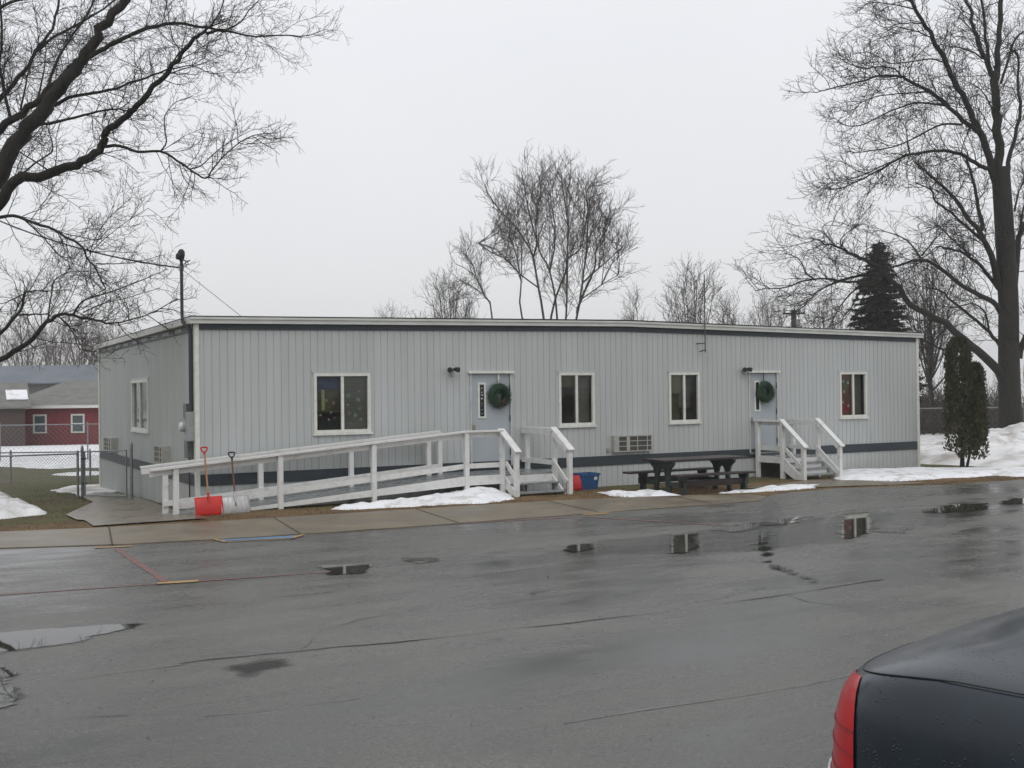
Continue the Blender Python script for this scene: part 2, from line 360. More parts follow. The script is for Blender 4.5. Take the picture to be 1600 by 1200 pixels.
def poly_sheet(name, m, pts, z=None, up=.006, sub=.25):
    # flat sheet that follows the ground
    bm = bmesh.new(); vs = [bm.verts.new((p[0], p[1], 0)) for p in pts]; bm.faces.new(vs)
    bmesh.ops.triangulate(bm, faces=bm.faces[:])
    for _ in range(4):
        ee = [e for e in bm.edges if e.calc_length() > sub*2]
        if not ee: break
        bmesh.ops.subdivide_edges(bm, edges=ee, cuts=1); bmesh.ops.triangulate(bm, faces=bm.faces[:])
    for v in bm.verts: v.co.z = (z if z is not None else g(v.co.x, v.co.y)+.024)+up
    b = MB(); bm.verts.index_update(); b.add([v.co[:] for v in bm.verts], [[v.index for v in f.verts] for f in bm.faces]); bm.free()
    for f in list(b.f):
        p = [Vector(b.v[i]) for i in f]
    return b.build(name, m)
wl = [G(*p) for p in ((146, 824), (103, 806), (146, 786), (126, 778), (150, 770), (203, 774), (243, 788), (262, 796), (322, 812))]
wl = [(p.x, p.y) for p in wl]; 
struct(poly_sheet("walkway", concrete2, wl, up=.004))
pp = [G(*p) for p in ((1160, 764), (1265, 752), (1320, 751), (1450, 756), (1330, 762))]
struct(poly_sheet("walkway", concrete2, [(p.x, p.y) for p in pp], up=.002))

# markings painted on the lot
def mark(name, m, px, z=LOT+.004):
    b = MB(); vs = [onz(*p, z) for p in px]; b.add(vs, [tuple(range(len(vs)))]); return struct(b.build(name, m, fix=False))
def line(name, m, p0, p1, w, z=LOT+.004):
    a, c = onz(*p0, z), onz(*p1, z); d = (c-a).normalized(); n = Vector((-d.y, d.x, 0))*w/2
    b = MB(); N = 14
    for i in range(N+1):
        p = a.lerp(c, i/N); b.v += [tuple(p+n*(1+random.uniform(-.15, .1))), tuple(p-n*(1+random.uniform(-.15, .1)))]
    for i in range(N): b.f.append((2*i, 2*i+1, 2*i+3, 2*i+2))
    return struct(b.build(name, m, fix=False))
line("red_line", paint_red, (182, 857), (258, 908), .10)
line("red_line", paint_red, (-60, 858), (900, 808), .07)
line("red_line", paint_red, (905, 807), (1140, 821), .08)
line("red_line", paint_red, (-40, 932), (520, 893), .06)
z_ = LOT+.008
line("yellow_line", paint_yel, (148, 855.5), (205, 853), .13, z_); line("yellow_line", paint_yel, (246, 911), (310, 907), .13, z_); line("yellow_line", paint_yel, (912, 804), (952, 801.5), .15, z_)
mark("blue_marking", paint_blue, ((350, 845), (458, 839.5), (467, 836.3), (345, 843)), z_)
line("yellow_line", paint_yel, (334, 842), (354, 846.5), .06, LOT+.012); line("yellow_line", paint_yel, (352, 846), (458, 840), .06, z_+.008); line("yellow_line", paint_yel, (456, 840.5), (474, 835), .07, LOT+.012)
def crack(m, px, w, jit=.03, name="lot_crack"):
    P = [onz(*p, LOT+.004) for p in px]; b = MB(); q = []
    for i in range(len(P)-1):
        n = max(2, int((P[i+1]-P[i]).length/.12))
        q += [P[i].lerp(P[i+1], k/n) for k in range(n)]
    q.append(P[-1])
    for i, p in enumerate(q):
        d = (q[min(i+1, len(q)-1)]-q[max(0, i-1)]).normalized(); n = Vector((-d.y, d.x, 0)); j = noise.noise((p.x*2, p.y*2, 9))*jit+random.uniform(-.3, .3)*jit
        ww = w*max(.15, .55+1.3*noise.noise((p.x*1.3, p.y*1.3, 4)))*random.uniform(.7, 1.2)/2
        c = p+n*j; b.v += [tuple(c+n*ww), tuple(c-n*ww)]
    for i in range(len(q)-1): b.f.append((2*i, 2*i+1, 2*i+3, 2*i+2))
    return struct(b.build(name, m, fix=False))
crack(crack_m, ((280, 1036), (420, 1021), (640, 1001), (860, 976), (1040, 956), (1230, 928), (1380, 905)), .028)
for P_ in (((1040, 956), (1075, 942), (1120, 936), (1200, 917)), ((470, 1013), (500, 985), (560, 968), (700, 945)), ((1230, 928), (1260, 940), (1330, 948)), ((700, 905), (820, 890), (960, 880)), ((200, 960), (330, 940), (520, 925)), ((1500, 905), (1560, 920), (1640, 925)), ((60, 1130), (130, 1120), (200, 1116))): crack(crack_m, P_, .011, .05)
crack(pale_seam, ((100, 1063), (190, 1050), (290, 1037)), .03)
crack(pale_seam, ((880, 1130), (1010, 1108), (1140, 1090), (1260, 1070), (1345, 1050)), .018, .01, "lot_seam")
crack(pale_seam, ((320, 1118), (420, 1108), (560, 1090)), .02, .03, "lot_seam")

def inside_d(pt, poly):
    x, y = pt; ins = False; dm = 1e9; n = len(poly)
    for i in range(n):
        (x0, y0), (x1, y1) = poly[i], poly[(i+1) % n]
        if (y0 > y) != (y1 > y) and x < (x1-x0)*(y-y0)/(y1-y0)+x0: ins = not ins
        dx, dy = x1-x0, y1-y0; t = max(0, min(1, ((x-x0)*dx+(y-y0)*dy)/(dx*dx+dy*dy+1e-12)))
        dm = min(dm, math.hypot(x-x0-t*dx, y-y0-t*dy))
    return dm if ins else -dm
def stain_mat():
    m = puddle_m.copy(); m.name = 'oil_stain'; b = m.node_tree.nodes['Principled BSDF']; b.inputs['Base Color'].default_value = (.020, .018, .015, 1); b.inputs['Roughness'].default_value = .55; b.inputs['IOR'].default_value = 1.4
    for n_ in m.node_tree.nodes:
        if n_.type == 'MAP_RANGE' and abs(n_.inputs[2].default_value-.22) < 1e-4: n_.inputs[2].default_value = .75; n_.inputs[4].default_value = .8
    return m
stain_m = stain_mat()
def puddle(px, soft, step=.08, z=LOT+.006, m=None, name='puddle'):
    poly = [onz(*p, LOT)[:2] for p in px]; X = [p[0] for p in poly]; Y = [p[1] for p in poly]; b = MB(); idx = {}; ed = []
    step = max(step, (max(X)-min(X))/70)
    for i in range(int((max(X)-min(X))/step)+3):
        for j in range(int((max(Y)-min(Y))/step)+3):
            x, y = min(X)-step+i*step, min(Y)-step+j*step; d = inside_d((x, y), poly)
            if d > -step*1.5: idx[i, j] = len(b.v); b.v.append((x, y, z)); ed.append(max(0, min(1.3, d/soft)))
    for (i, j) in list(idx):
        q = [(i, j), (i+1, j), (i+1, j+1), (i, j+1)]
        if all(k in idx for k in q): b.f.append(tuple(idx[k] for k in q))
    o = b.build(name, m or puddle_m, fix=False); a = o.data.attributes.new("edge", "FLOAT", "POINT"); a.data.foreach_set("value", ed); struct(o)
puddle(((-60, 992), (0, 986), (120, 978), (255, 970), (180, 992), (120, 1008), (60, 1018), (0, 1026), (-60, 1030)), .22, .05)
puddle(((-60, 1040), (0, 1030), (45, 1052), (68, 1090), (20, 1112), (-60, 1125)), .25, .05)
for q_, w_ in ((((310, 1056), (345, 1038), (400, 1026), (470, 1022), (470, 1042), (390, 1064)), .20), (((960, 962), (1040, 940), (1120, 915), (1150, 925), (1080, 952), (1000, 972)), .7), (((1150, 880), (1230, 868), (1300, 900), (1270, 925), (1190, 905)), .8), (((660, 1015), (760, 990), (900, 975), (900, 990), (760, 1010)), .6), (((1480, 880), (1560, 860), (1600, 880), (1540, 900)), .9), (((360, 1070), (460, 1060), (500, 1085), (430, 1110)), .7), (((40, 1150), (140, 1135), (200, 1160), (100, 1195)), .6)):
    puddle(q_, w_, .05, LOT+.003, stain_m, 'damp_stain')
puddle(((480, 882), (545, 879), (600, 880), (590, 899), (500, 901)), .25, .05)
puddle(((600, 872), (690, 868), (700, 879), (640, 884)), .3)
film_m = puddle_m.copy(); film_m.name = 'water_film'
for n_ in film_m.node_tree.nodes:
    if n_.type == 'MAP_RANGE' and abs(n_.inputs[2].default_value-.22) < 1e-4: n_.inputs[2].default_value = .5; n_.inputs[4].default_value = .36
film_m.node_tree.nodes['Principled BSDF'].inputs['Roughness'].default_value = .06
puddle(((780, 868), (880, 843), (1010, 830), (1130, 820), (1240, 803), (1330, 796), (1430, 798), (1430, 832), (1370, 850), (1270, 866), (1100, 872), (1000, 872), (880, 876)), .7, .08, LOT+.005, film_m, 'water_film')
puddle(((862, 864), (880, 850), (935, 846), (940, 862), (900, 868)), .3, .05, LOT+.009); puddle(((1030, 866), (1036, 836), (1105, 828), (1110, 858), (1080, 870)), .35, .05, LOT+.009)
puddle(((1290, 842), (1300, 802), (1375, 797), (1385, 832), (1340, 850)), .35, .05, LOT+.009); puddle(((1160, 850), (1165, 830), (1220, 822), (1225, 880), (1300, 905), (1280, 920), (1225, 905), (1180, 885)), .4, .05, LOT+.009)
puddle(((1085, 829), (1130, 818), (1300, 800), (1290, 812), (1150, 838)), .5, .06, LOT+.009)
puddle(((1430, 800), (1480, 788), (1560, 784), (1550, 796), (1470, 804)), .2)
puddle(((1545, 790), (1570, 779), (1650, 774), (1640, 787)), .2)
puddle(((1330, 832), (1380, 823), (1440, 821), (1420, 835)), .25)
puddle(((800, 926), (860, 920), (880, 925), (830, 932)), .2)

# ------------------------------------------------------------------ snow
def snow(name, px, h, label, m=snow_m, step=.12, edge=.45, world=None, nz=.5, base=None, seed=0):
    poly = [(p[0], p[1]) for p in world] if world else [G(*p)[:2] for p in px]
    X = [p[0] for p in poly]; Y = [p[1] for p in poly]; b = MB(); idx = {}
    for i in range(int((max(X)-min(X))/step)+5):
        for j in range(int((max(Y)-min(Y))/step)+5):
            x, y = min(X)-2*step+i*step, min(Y)-2*step+j*step; d = inside_d((x, y), poly)
            d += noise.fractal((x*1.1/edge*.4+seed, y*1.1/edge*.4, 5), 1.0, 2.0, 4)*edge*.45
            if d < -edge*.5-step*2: continue
            t = d/edge
            f = t*.8 if t < 0 else min(1, t)**.6
            zz = g(x, y)+.005+h*f*(1+nz*noise.fractal((x*1.6, y*1.6, 2+seed), 1, 2, 4)) if t > 0 else g(x, y)+.004+t*.15
            idx[i, j] = len(b.v); b.v.append((x, y, zz))
    for (i, j) in list(idx):
        q = [(i, j), (i+1, j), (i+1, j+1), (i, j+1)]
        if all(k in idx for k in q): b.f.append(tuple(idx[k] for k in q))
    return tag(b.build(name, m, smooth=True, fix=False), label, "snow")
snow("snow_patch", ((520, 795), (580, 789), (650, 783), (700, 777), (760, 774), (796, 772), (802, 780), (760, 787), (660, 790), (560, 797)), .12, "long low heap of melting snow along the foot of the ramp", step=.05, edge=.45, nz=1.0)
snow("snow_patch", ((930, 769), (985, 771), (1010, 766), (1050, 772), (1062, 776), (1000, 778), (950, 774)), .07, "thin snow patch on the grass at the left end of the picnic table", step=.05, edge=.3, nz=1.0)
snow("snow_patch", ((1125, 771), (1165, 766), (1230, 759), (1285, 758), (1265, 764), (1180, 770)), .06, "low snow strip between the picnic table and the foot of the small steps", step=.05, edge=.3, nz=1.0)
snow("snow_patch", ((1307, 737), (1434, 734), (1520, 734), (1660, 733), (1660, 743), (1560, 744), (1490, 747), (1420, 751), (1307, 752)), .09, "broad flat white snow sheet in front of the right end of the building", step=.1, edge=.35, nz=.2)
snow("snow_patch", ((-60, 772), (0, 772), (30, 786), (72, 803), (40, 808), (0, 812), (-60, 814)), .14, "dirty snow heap on the lawn at the left edge by the sidewalk", m=snow_dirty, step=.05, edge=.4, nz=1.1)
snow("snow_patch", ((80, 766), (110, 759), (157, 756), (190, 766), (165, 772), (128, 775)), .02, "thin grey icy crust on the path just behind the wire gate", m=snow_dirty, step=.08, edge=.3)
snow("snow_patch", ((85, 742), (120, 738), (156, 737), (156, 742), (110, 744)), .06, "narrow snow strip on the far side of the green lawn", step=.2, edge=.4)
snow("snow_field", ((-200, 735), (20, 728), (60, 734), (150, 731), (330, 730), (330, 694), (150, 696), (-200, 702)), .10, "wide white snow field lying between the wire fences and the red barn", step=.6, edge=2.2, nz=.3)
# ploughed bank beyond the right end
def bank():
    b = MB(); nx_, ny_ = 230, 130; x0, x1, y0, y1 = 20.6, 54, -3.2, 16
    for j in range(ny_):
        for i in range(nx_):
            x, y = x0+(x1-x0)*i/(nx_-1), y0+(y1-y0)*j/(ny_-1)
            # crest runs diagonally away from the corner
            c = (x-23.5)*.42+.5; w = 3.3
            t = (y-c)/w; hgt = math.exp(-t*t*1.1)*(.40+.38*sm(22, 31, x)+.22*noise.fractal((x*.25, y*.25, 1), 1, 2, 3))
            hgt += .22*noise.fractal((x*.7, y*.7, 7), .8, 2, 6)*min(1, hgt*2)+.05
            hgt += (.07*noise.noise((x*2.2, y*2.2, 3))+.035*noise.noise((x*5, y*5, 8)))*min(1, hgt*3); ed_ = min(1, i/15, (nx_-1-i)/10, j/11, (ny_-1-j)/11)
            b.v.append((x, y, g(x, y)-.1+max(0, hgt+.08)*ed_))
    for j in range(ny_-1):
        for i in range(nx_-1): b.f.append((j*nx_+i, j*nx_+i+1, (j+1)*nx_+i+1, (j+1)*nx_+i))
    tag(b.build("snow_bank", snow_dirty, smooth=True, fix=False), "big ploughed bank of dirty snow to the right of the building", "snow")
bank()

# ------------------------------------------------------------------ grass blades
def grass(name, m, label, n, pick, hmin, hmax):
    b = MB(); k = 0
    while k < n:
        p = pick()
        if p is None: continue
        x, y = p; z = g(x, y)-.005; h = random.uniform(hmin, hmax); a = random.uniform(0, 6.28); w = .006
        dx, dy = math.cos(a)*w, math.sin(a)*w; lx, ly = random.gauss(0, .4)*h, random.gauss(0, .4)*h
        n0 = len(b.v); b.v += [(x-dx, y-dy, z), (x+dx, y+dy, z), (x+lx, y+ly, z+h)]; b.f.append((n0, n0+1, n0+2)); k += 1
    tag(b.build(name, m, fix=False), label, "grass", None, "stuff")
wpoly = wl
def pick_verge():
    x = random.uniform(-1, 20); y = random.uniform(-5.2, -1.2)
    lo = lerp_poly(FAR, x) if x < 10 else lerp_poly(NEAR, x)
    if y < lo+.02: return None
    if noise.noise((x*.8, y*.8, 0)) < random.uniform(-.7, .1): return None
    return x, y
def pick_lawn():
    x = random.uniform(-9, .2); y = random.uniform(-2.6, 14)
    if y < lerp_poly(FAR, x)+.05 or inside_d((x, y), wpoly) > -.05 or (x > -.05 and y > -.2): return None
    if noise.noise((x*.6, y*.6, 5)) < random.uniform(-.6, .2): return None
    return x, y
grass("dead_grass", grass_dead, "matted orange brown grass along the verge in front of the ramp", 14000, pick_verge, .012, .05)
grass("lawn_grass", grass_green, "short green grass of the lawn left of the building", 16000, pick_lawn, .015, .05)

b = MB(); rl = random.Random(3)
for _ in range(260):
    p = onz(rl.uniform(-50, 1650), 830+360*rl.random()**1.6, LOT+.003); a = rl.uniform(0, 6.283); q = rl.uniform(.004, .011) if rl.random() < .93 else rl.uniform(.012, .022); n0 = len(b.v)
    for k in range(4): b.v.append((p.x+math.cos(a+k*1.571)*q*rl.uniform(.5, 1.1), p.y+math.sin(a+k*1.571)*q*rl.uniform(.4, 1), p.z+.002+(q*.35 if k == 0 else 0)))
    b.f.append((n0, n0+1, n0+2, n0+3))
tag(b.build("leaf_litter", blade_mat("wet_leaf_bits", [(.03, .02, .012), (.06, .035, .02), (.02, .018, .016), (.10, .07, .04)]), fix=False), "tiny dark bits of leaf and grit scattered over the wet lot", "litter", None, "stuff")
# ------------------------------------------------------------------ the classroom building
W, D = 19.95, 11.94
def hr(x): return .13*(1-abs(x-W/2)/(W/2))
bld = empty("modular_classroom", (W/2, D/2, 0), "long low grey portable classroom with vertical siding and dark blue bands", "building")
def wall(L, ops, ztop, zbot, mapf, m, dep=.010, gw=.014, pitch=.152):
    br = {0, L}; k = 0; grooves = []
    while k*pitch < L:
        a = k*pitch+pitch-gw; 
        if a+gw < L: grooves.append((a, a+gw)); br |= {a, a+gw}
        k += 1
    for o in ops: br |= {o[0], o[1]}
    br |= {L/2}
    br = sorted(br); out = [br[0]]
    for v in br[1:]:
        if v-out[-1] > 1e-4: out.append(v)
    br = out; b = MB(); prev = None; gi = 0
    def ing(x): 
        k = int(x/pitch); a = k*pitch+pitch-gw; return a < x < a+gw
    for i in range(len(br)-1):
        x0, x1 = br[i], br[i+1]; xm = (x0+x1)/2; d = -dep if ing(xm) else 0
        cuts = sorted([(o[2], o[3]) for o in ops if o[0]-1e-5 <= xm <= o[1]]); z = None; seg = []; z0 = 'b'
        for c in cuts: seg.append((z0, c[0])); z0 = c[1]
        seg.append((z0, 't'))
        for a, c in seg:
            za0, za1 = (zbot(x0), zbot(x1)) if a == 'b' else (a, a); zc0, zc1 = (ztop(x0), ztop(x1)) if c == 't' else (c, c)
            b.add([mapf(x0, d, za0), mapf(x1, d, za1), mapf(x1, d, zc1), mapf(x0, d, zc0)], [(0, 1, 2, 3)])
        if prev is not None and prev != d:
            op = [o for o in ops if o[0]+1e-4 < x0 < o[1]-1e-4]
            zz = 'b'
            for o in sorted(op, key=lambda o: o[2]):
                b.add([mapf(x0, prev, zbot(x0) if zz == 'b' else zz), mapf(x0, d, zbot(x0) if zz == 'b' else zz), mapf(x0, d, o[2]), mapf(x0, prev, o[2])], [(0, 1, 2, 3)]); zz = o[3]
            b.add([mapf(x0, prev, zbot(x0) if zz == 'b' else zz), mapf(x0, d, zbot(x0) if zz == 'b' else zz), mapf(x0, d, ztop(x0)), mapf(x0, prev, ztop(x0))], [(0, 1, 2, 3)])
        prev = d
    return b.build("wall", m, bld, fix=False)
ZS, ZH = 1.44, 2.655
wins = [(2.33, 3.55), (8.13, 9.10), (11.25, 12.19), (16.93, 17.94)]
doors = [(5.86, 6.90), (13.76, 14.74)]; DZ0, DZ1 = .62, 2.68
fops = [(a+.03, c-.03, ZS+.03, ZH-.03) for a, c in wins]+[(a+.02, c-.02, DZ0, DZ1-.02) for a, c in doors]
wall(W, fops, lambda x: 3.62+hr(x), lambda x: -.15, lambda u, d, z: (u, -d, z), siding)
lwin = (4.72, 6.78)
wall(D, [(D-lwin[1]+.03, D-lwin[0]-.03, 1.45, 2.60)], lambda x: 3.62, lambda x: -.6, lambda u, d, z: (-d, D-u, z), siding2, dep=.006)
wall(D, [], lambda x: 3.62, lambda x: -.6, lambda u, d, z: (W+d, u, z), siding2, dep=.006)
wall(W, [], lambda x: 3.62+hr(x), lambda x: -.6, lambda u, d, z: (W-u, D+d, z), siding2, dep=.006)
OV = .13
b = MB()   # low gable roof
for y in (-OV, D+OV):
    b.v += [(-OV, y, 3.755), (W/2, y, 3.765+.13), (W+OV, y, 3.755), (-OV, y, 3.735), (W/2, y, 3.745+.13), (W+OV, y, 3.735)]
b.f += [(0, 1, 7, 6), (1, 2, 8, 7), (3, 9, 10, 4), (4, 10, 11, 5), (0, 3, 4, 1), (1, 4, 5, 2), (6, 7, 10, 9), (7, 8, 11, 10), (0, 6, 9, 3), (2, 5, 11, 8)]
b.build("roof", roof_m, bld)
def gable_strip(name, y0, y1, za, zb, m, x0=-OV, x1=W+OV):
    b = MB(); X = [x0, W/2, x1]
    for x in X: b.v += [(x, y0, za+hr(x)), (x, y1, za+hr(x)), (x, y1, zb+hr(x)), (x, y0, zb+hr(x))]
    for i in range(2):
        k = 4*i
        for j in range(4): b.f.append((k+j, k+(j+1) % 4, k+4+(j+1) % 4, k+4+j))
    b.f += [(0, 1, 2, 3), (11, 10, 9, 8)]
    return b.build(name, m, bld)
gable_strip("fascia", -OV+.01, -.03, 3.61, 3.685, fascia_m); gable_strip("fascia", -OV-.012, -.031, 3.688, 3.733, fascia_m)
gable_strip("fascia", D+.03, D+OV-.01, 3.61, 3.733, fascia_m)
gable_strip("trim_band", -.028, -.002, 3.495, 3.606, slate, .05, W-.07)
b = MB().box(-OV-.012, -.031, -.02, D+.02, 3.61, 3.732); b.build("fascia", fascia_m, bld)
b = MB().box(W+.031, W+OV+.012, -.02, D+.02, 3.61, 3.732); b.build("fascia", fascia_m, bld)
b = MB().box(-.024, -.002, .08, D-.08, 3.475, 3.606); b.build("trim_band", slate, bld)
for k in range(9): MB().box(-.032, -.0245, 1.1+k*1.2, 1.75+k*1.2, 3.51, 3.575).build("soffit_vent", grey_box, bld)
b = MB().box(.05, W-.07, -.022, -.002, .49, .712); b.build("trim_band", slate, bld)
b = MB().box(-.022, -.002, .08, D-.08, .49, .712); b.build("trim_band", slate, bld)
for (x0, x1, y0, y1, zb) in ((-.034, .048, -.034, -.003, -.1), (-.034, -.003, -.0029, .078, -.1), (W-.066, W+.03, -.034, -.003, -.1), (-.034, -.003, D-.078, D+.03, -.6), (W+.003, W+.034, 0, .07, -.1)):
    MB().box(x0, x1, y0, y1, zb, 3.607).build("corner_trim", frame_m, bld)
MB().box(.02, W-.02, .16, D-.02, .56, .60).build("floor", mat("lino_floor", (.12, .11, .09), .6), bld)
MB().box(.02, W-.02, .02, D-.02, 3.30, 3.34).build("ceiling", mat("ceiling_tile", (.5, .5, .45), .8), bld)
MB().box(.02, W-.02, 3.6, 3.7, .6, 3.3).build("partition", inside_m, bld)
for x in (4.7, 10.2, 15.6): MB().box(x-.04, x+.04, .1, 3.58, .6, 3.3).build("partition", inside_m, bld)

FM = lambda u, o, z: (u, -o, z)
LM = lambda u, o, z: (-o, u, z)
def window(x0, x1, z0, z1, mapf, sw=.06):
    # mapf(u, out, z)
    def bx(b, a, c, o0, o1, za, zb):
        P = [mapf(u, o, z) for z in (za, zb) for u, o in ((a, o0), (c, o0), (c, o1), (a, o1))]
        b.add(P, [(0, 3, 2, 1), (4, 5, 6, 7), (0, 1, 5, 4), (1, 2, 6, 5), (2, 3, 7, 6), (3, 0, 4, 7)])
    xm = (x0+x1)/2; b = MB(); t = sw
    bx(b, x0, x1, -.05, .03, z1-t, z1); bx(b, x0, x1, -.05, .03, z0, z0+t); bx(b, x0, x0+t, -.05, .028, z0+t, z1-t); bx(b, x1-t, x1, -.05, .028, z0+t, z1-t)
    bx(b, xm-.03, xm+.03, -.05, .02, z0+t, z1-t)
    f = b.build("window", frame_m, bld)
    for a, c, o in ((x0+t, xm-.03, -.012), (xm+.03, x1-t, -.03)):
        b = MB(); b.add([mapf(a, o, z0+t), mapf(c, o, z0+t), mapf(c, o, z1-t), mapf(a, o, z1-t)], [(0, 1, 2, 3) if mapf is FM else (3, 2, 1, 0)]); b.build("pane", pane_m, f, fix=False)
    b = MB(); bx(b, x0-.03, x1+.03, -.001, .05, z0-.045, z0-.002); b.build("sill", frame_m, f)
    b = MB(); bx(b, x0-.04, x1+.04, .001, .022, z1+.002, z1+.05); b.build("head_trim", siding, f)
    return f
def quad(name, m, f, a, c, z0, z1, dep, mp=FM):
    b = MB(); b.add([mp(a, -dep, z0), mp(c, -dep, z0), mp(c, -dep-.004, z1), mp(a, -dep-.004, z1)], [(0, 1, 2, 3)]); return b.build(name, m, f, fix=False)
W1 = window(*wins[0], ZS, ZH, FM)
xm = sum(wins[0])/2
quad("blind", blind_m, W1, xm+.02, wins[0][1]-.04, ZS+.05, ZH-.05, .065)
quad("display_board", mat("blue_backdrop", (.10, .15, .30), .9, (.06, .08, .14), 5), W1, wins[0][0]+.02, xm, ZH-.34, ZH-.08, .16); quad("display_board", mat("olive_backdrop", (.20, .20, .08), .9, (.10, .07, .05), 4), W1, wins[0][0]+.02, xm, ZS+.42, ZH-.35, .17)
quad("sign_strip", cream_m, W1, 2.51, 2.575, 1.90, 2.32, .035)
cols = [mat("paper_green", (.36, .52, .38), .8), mat("paper_pink", (.55, .36, .34), .8), mat("paper_blue", (.38, .52, .55), .8), mat("paper_yellow", (.55, .55, .32), .8)]
def blob(name, m, f, x, z, s, dep, mp=FM, n=9, seed=0):
    rnd = random.Random(seed); b = MB(); s *= rnd.uniform(.6, 1.25)
    P = [mp(x+rnd.uniform(.8, 1.3)*math.cos(6.283*k/n)*s*rnd.uniform(.35, 1.1), -dep, z+math.sin(6.283*k/n)*s*rnd.uniform(.35, 1.2)) for k in range(n)]
    Q = [mp(x+(0 if False else 0), -dep, z)]
    b.add(P, [tuple(range(n))]); return b.build(name, m, f, fix=False)
k = 0
for (dx, z) in ((.10, 2.20), (.33, 2.28), (.31, 2.10), (.08, 2.00), (.34, 1.93), (.10, 1.83), (.24, 1.78), (.36, 1.70), (.13, 1.62)):
    blob("paper_cutout", cols[k % 4], W1, xm+.06+dx, z, .05, .05+.001*k, seed=k); k += 1
for (dx, z, m) in ((.25, 2.1, 3), (.4, 2.05, 1), (.12, 1.8, 0), (.35, 1.85, 0), (.30, 1.72, 2), (.42, 1.74, 1)):
    blob("paper_cutout", cols[m], W1, wins[0][0]+.05+dx, z, .045, .08+.001*k, seed=k); k += 1
W2 = window(*wins[1], ZS, ZH, FM); a, c = wins[1]
quad("blind", blind_m, W2, (a+c)/2+.03, c-.04, ZS+.05, ZH-.05, .16)
quad("blind", curtain_olive, W2, a+.03, (a+c)/2, ZH-.33, ZH-.04, .07)
W3 = window(*wins[2], ZS, ZH, FM); a, c = wins[2]
quad("curtain", mat("cream_curtain", (.30, .28, .17), .9, (.22, .2, .12), 8, (6, 1, .3)), W3, a+.03, (a+c)/2, ZH-.5, ZH-.04, .07)
quad("curtain", curtain_olive, W3, a+.03, (a+c)/2, ZS+.05, ZH-.52, .22)
quad("blind", blind_m, W3, (a+c)/2+.03, c-.04, ZS+.35, ZH-.05, .3)
W4 = window(*wins[3], ZS, ZH, FM); a, c = wins[3]
quad("curtain", curtain_red, W4, a+.03, (a+c)/2-.01, ZS+.05, ZH-.05, .06)
quad("curtain", blind_m, W4, (a+c)/2+.03, c-.04, ZS+.05, ZH-.05, .14)
for i, (dx, z) in enumerate(((.13, 2.42), (.30, 2.38), (.15, 2.14), (.03, 2.04), (.10, 1.86), (.30, 1.76))):
    b = MB(); x = a+.07+dx; s = .042   # small white bell shapes
    P = [(x-s, z-s), (x+s, z-s), (x+.6*s, z), (x+.25*s, z+.9*s), (x-.25*s, z+.9*s), (x-.6*s, z)]
    b.add([FM(p[0], -.045, p[1]) for p in P], [tuple(range(6))]); b.build("paper_cutout", paper_m, W4, fix=False)
LW = window(lwin[0], lwin[1], 1.42, 2.63, LM, .07)
for a, c in ((5.35, 5.7), (6.3, 6.66)):
    quad("curtain", mat("pale_curtain", (.28, .25, .14), .9, (.16, .14, .08), 6, (1, 8, .5)), LW, a, c, 1.5, 2.57, .08, LM)

def door(x0, x1, hang):
    d = MB().box(x0+.045, x1-.045, .012, .055, DZ0+.01, DZ1-.05, .004).build("door", door_m, bld)
    b = MB().box(x0, x0+.04, -.03, .06, DZ0, DZ1-.045); b.box(x1-.04, x1, -.03, .06, DZ0, DZ1-.045); b.build("door_frame", mat("door_frame_paint", (.52, .54, .53), .5), d)
    MB().box(x0-.05, x1+.05, -.075, .05, DZ1-.042, DZ1+.01, .006).build("header_cap", frame_m, d)
    MB().box(x0-.02, x1+.02, -.06, .08, DZ0-.04, DZ0+.005).build("threshold", steel_m, d)
    wx = x0+.20; z0, z1 = 1.66, 2.44
    b = MB()
    for (a, c, e, f) in ((wx, wx+.20, z1-.04, z1), (wx, wx+.20, z0, z0+.04), (wx, wx+.045, z0+.04, z1-.04), (wx+.155, wx+.20, z0+.04, z1-.04)): b.box(a, c, -.008, .011, e, f)
    b.build("vision_frame", frame_m, d)
    MB().box(wx+.045, wx+.155, 0, .0105, z0+.04, z1-.04).build("vision_pane", mat("dark_glass", (.012, .014, .015), .06, spec=.6), d)
    for z in (2.32, 1.65, .9): MB().tube([(x1-.042, -.012, z-.07), (x1-.042, -.012, z+.07)], .014, 8).build("hinge", dark_m, d)
    hx = x0+.10
    MB().box(hx-.035, hx+.035, -.004, .011, 1.37, 1.52, .003).build("lock_plate", mat("worn_brass", (.32, .29, .24), .4, metal=.5), d)
    MB().tube([(hx, .01, 1.39), (hx, -.06, 1.39), (hx+.02, -.068, 1.39), (hx+.12, -.068, 1.385)], .011, 8).build("handle", steel_m, d)
    return d, wx
d1, wx = door(*doors[0], 1)
for k, z in enumerate((2.32, 2.24, 2.16, 2.08, 2.0, 1.92, 1.85, 1.77)):   # the small pale decorations in the door's slit window
    b = MB(); s = .026; x = wx+.10; rnd = random.Random(k+3); s *= rnd.uniform(.45, 1.0); z += rnd.uniform(-.02, .02); x += rnd.uniform(-.012, .012)
    P = [(x+math.cos(t)*s*rnd.uniform(.45, 1.1), -.0015, z+math.sin(t)*s*rnd.uniform(.5, 1.2)) for t in [6.283*j/7 for j in range(7)]]
    b.add(P, [tuple(range(7))]); b.build("decal", paper_m if k < 5 else mat("pale_blue_paper", (.16, .3, .42), .8), d1, fix=False)
d2, wx2 = door(*doors[1], 1)

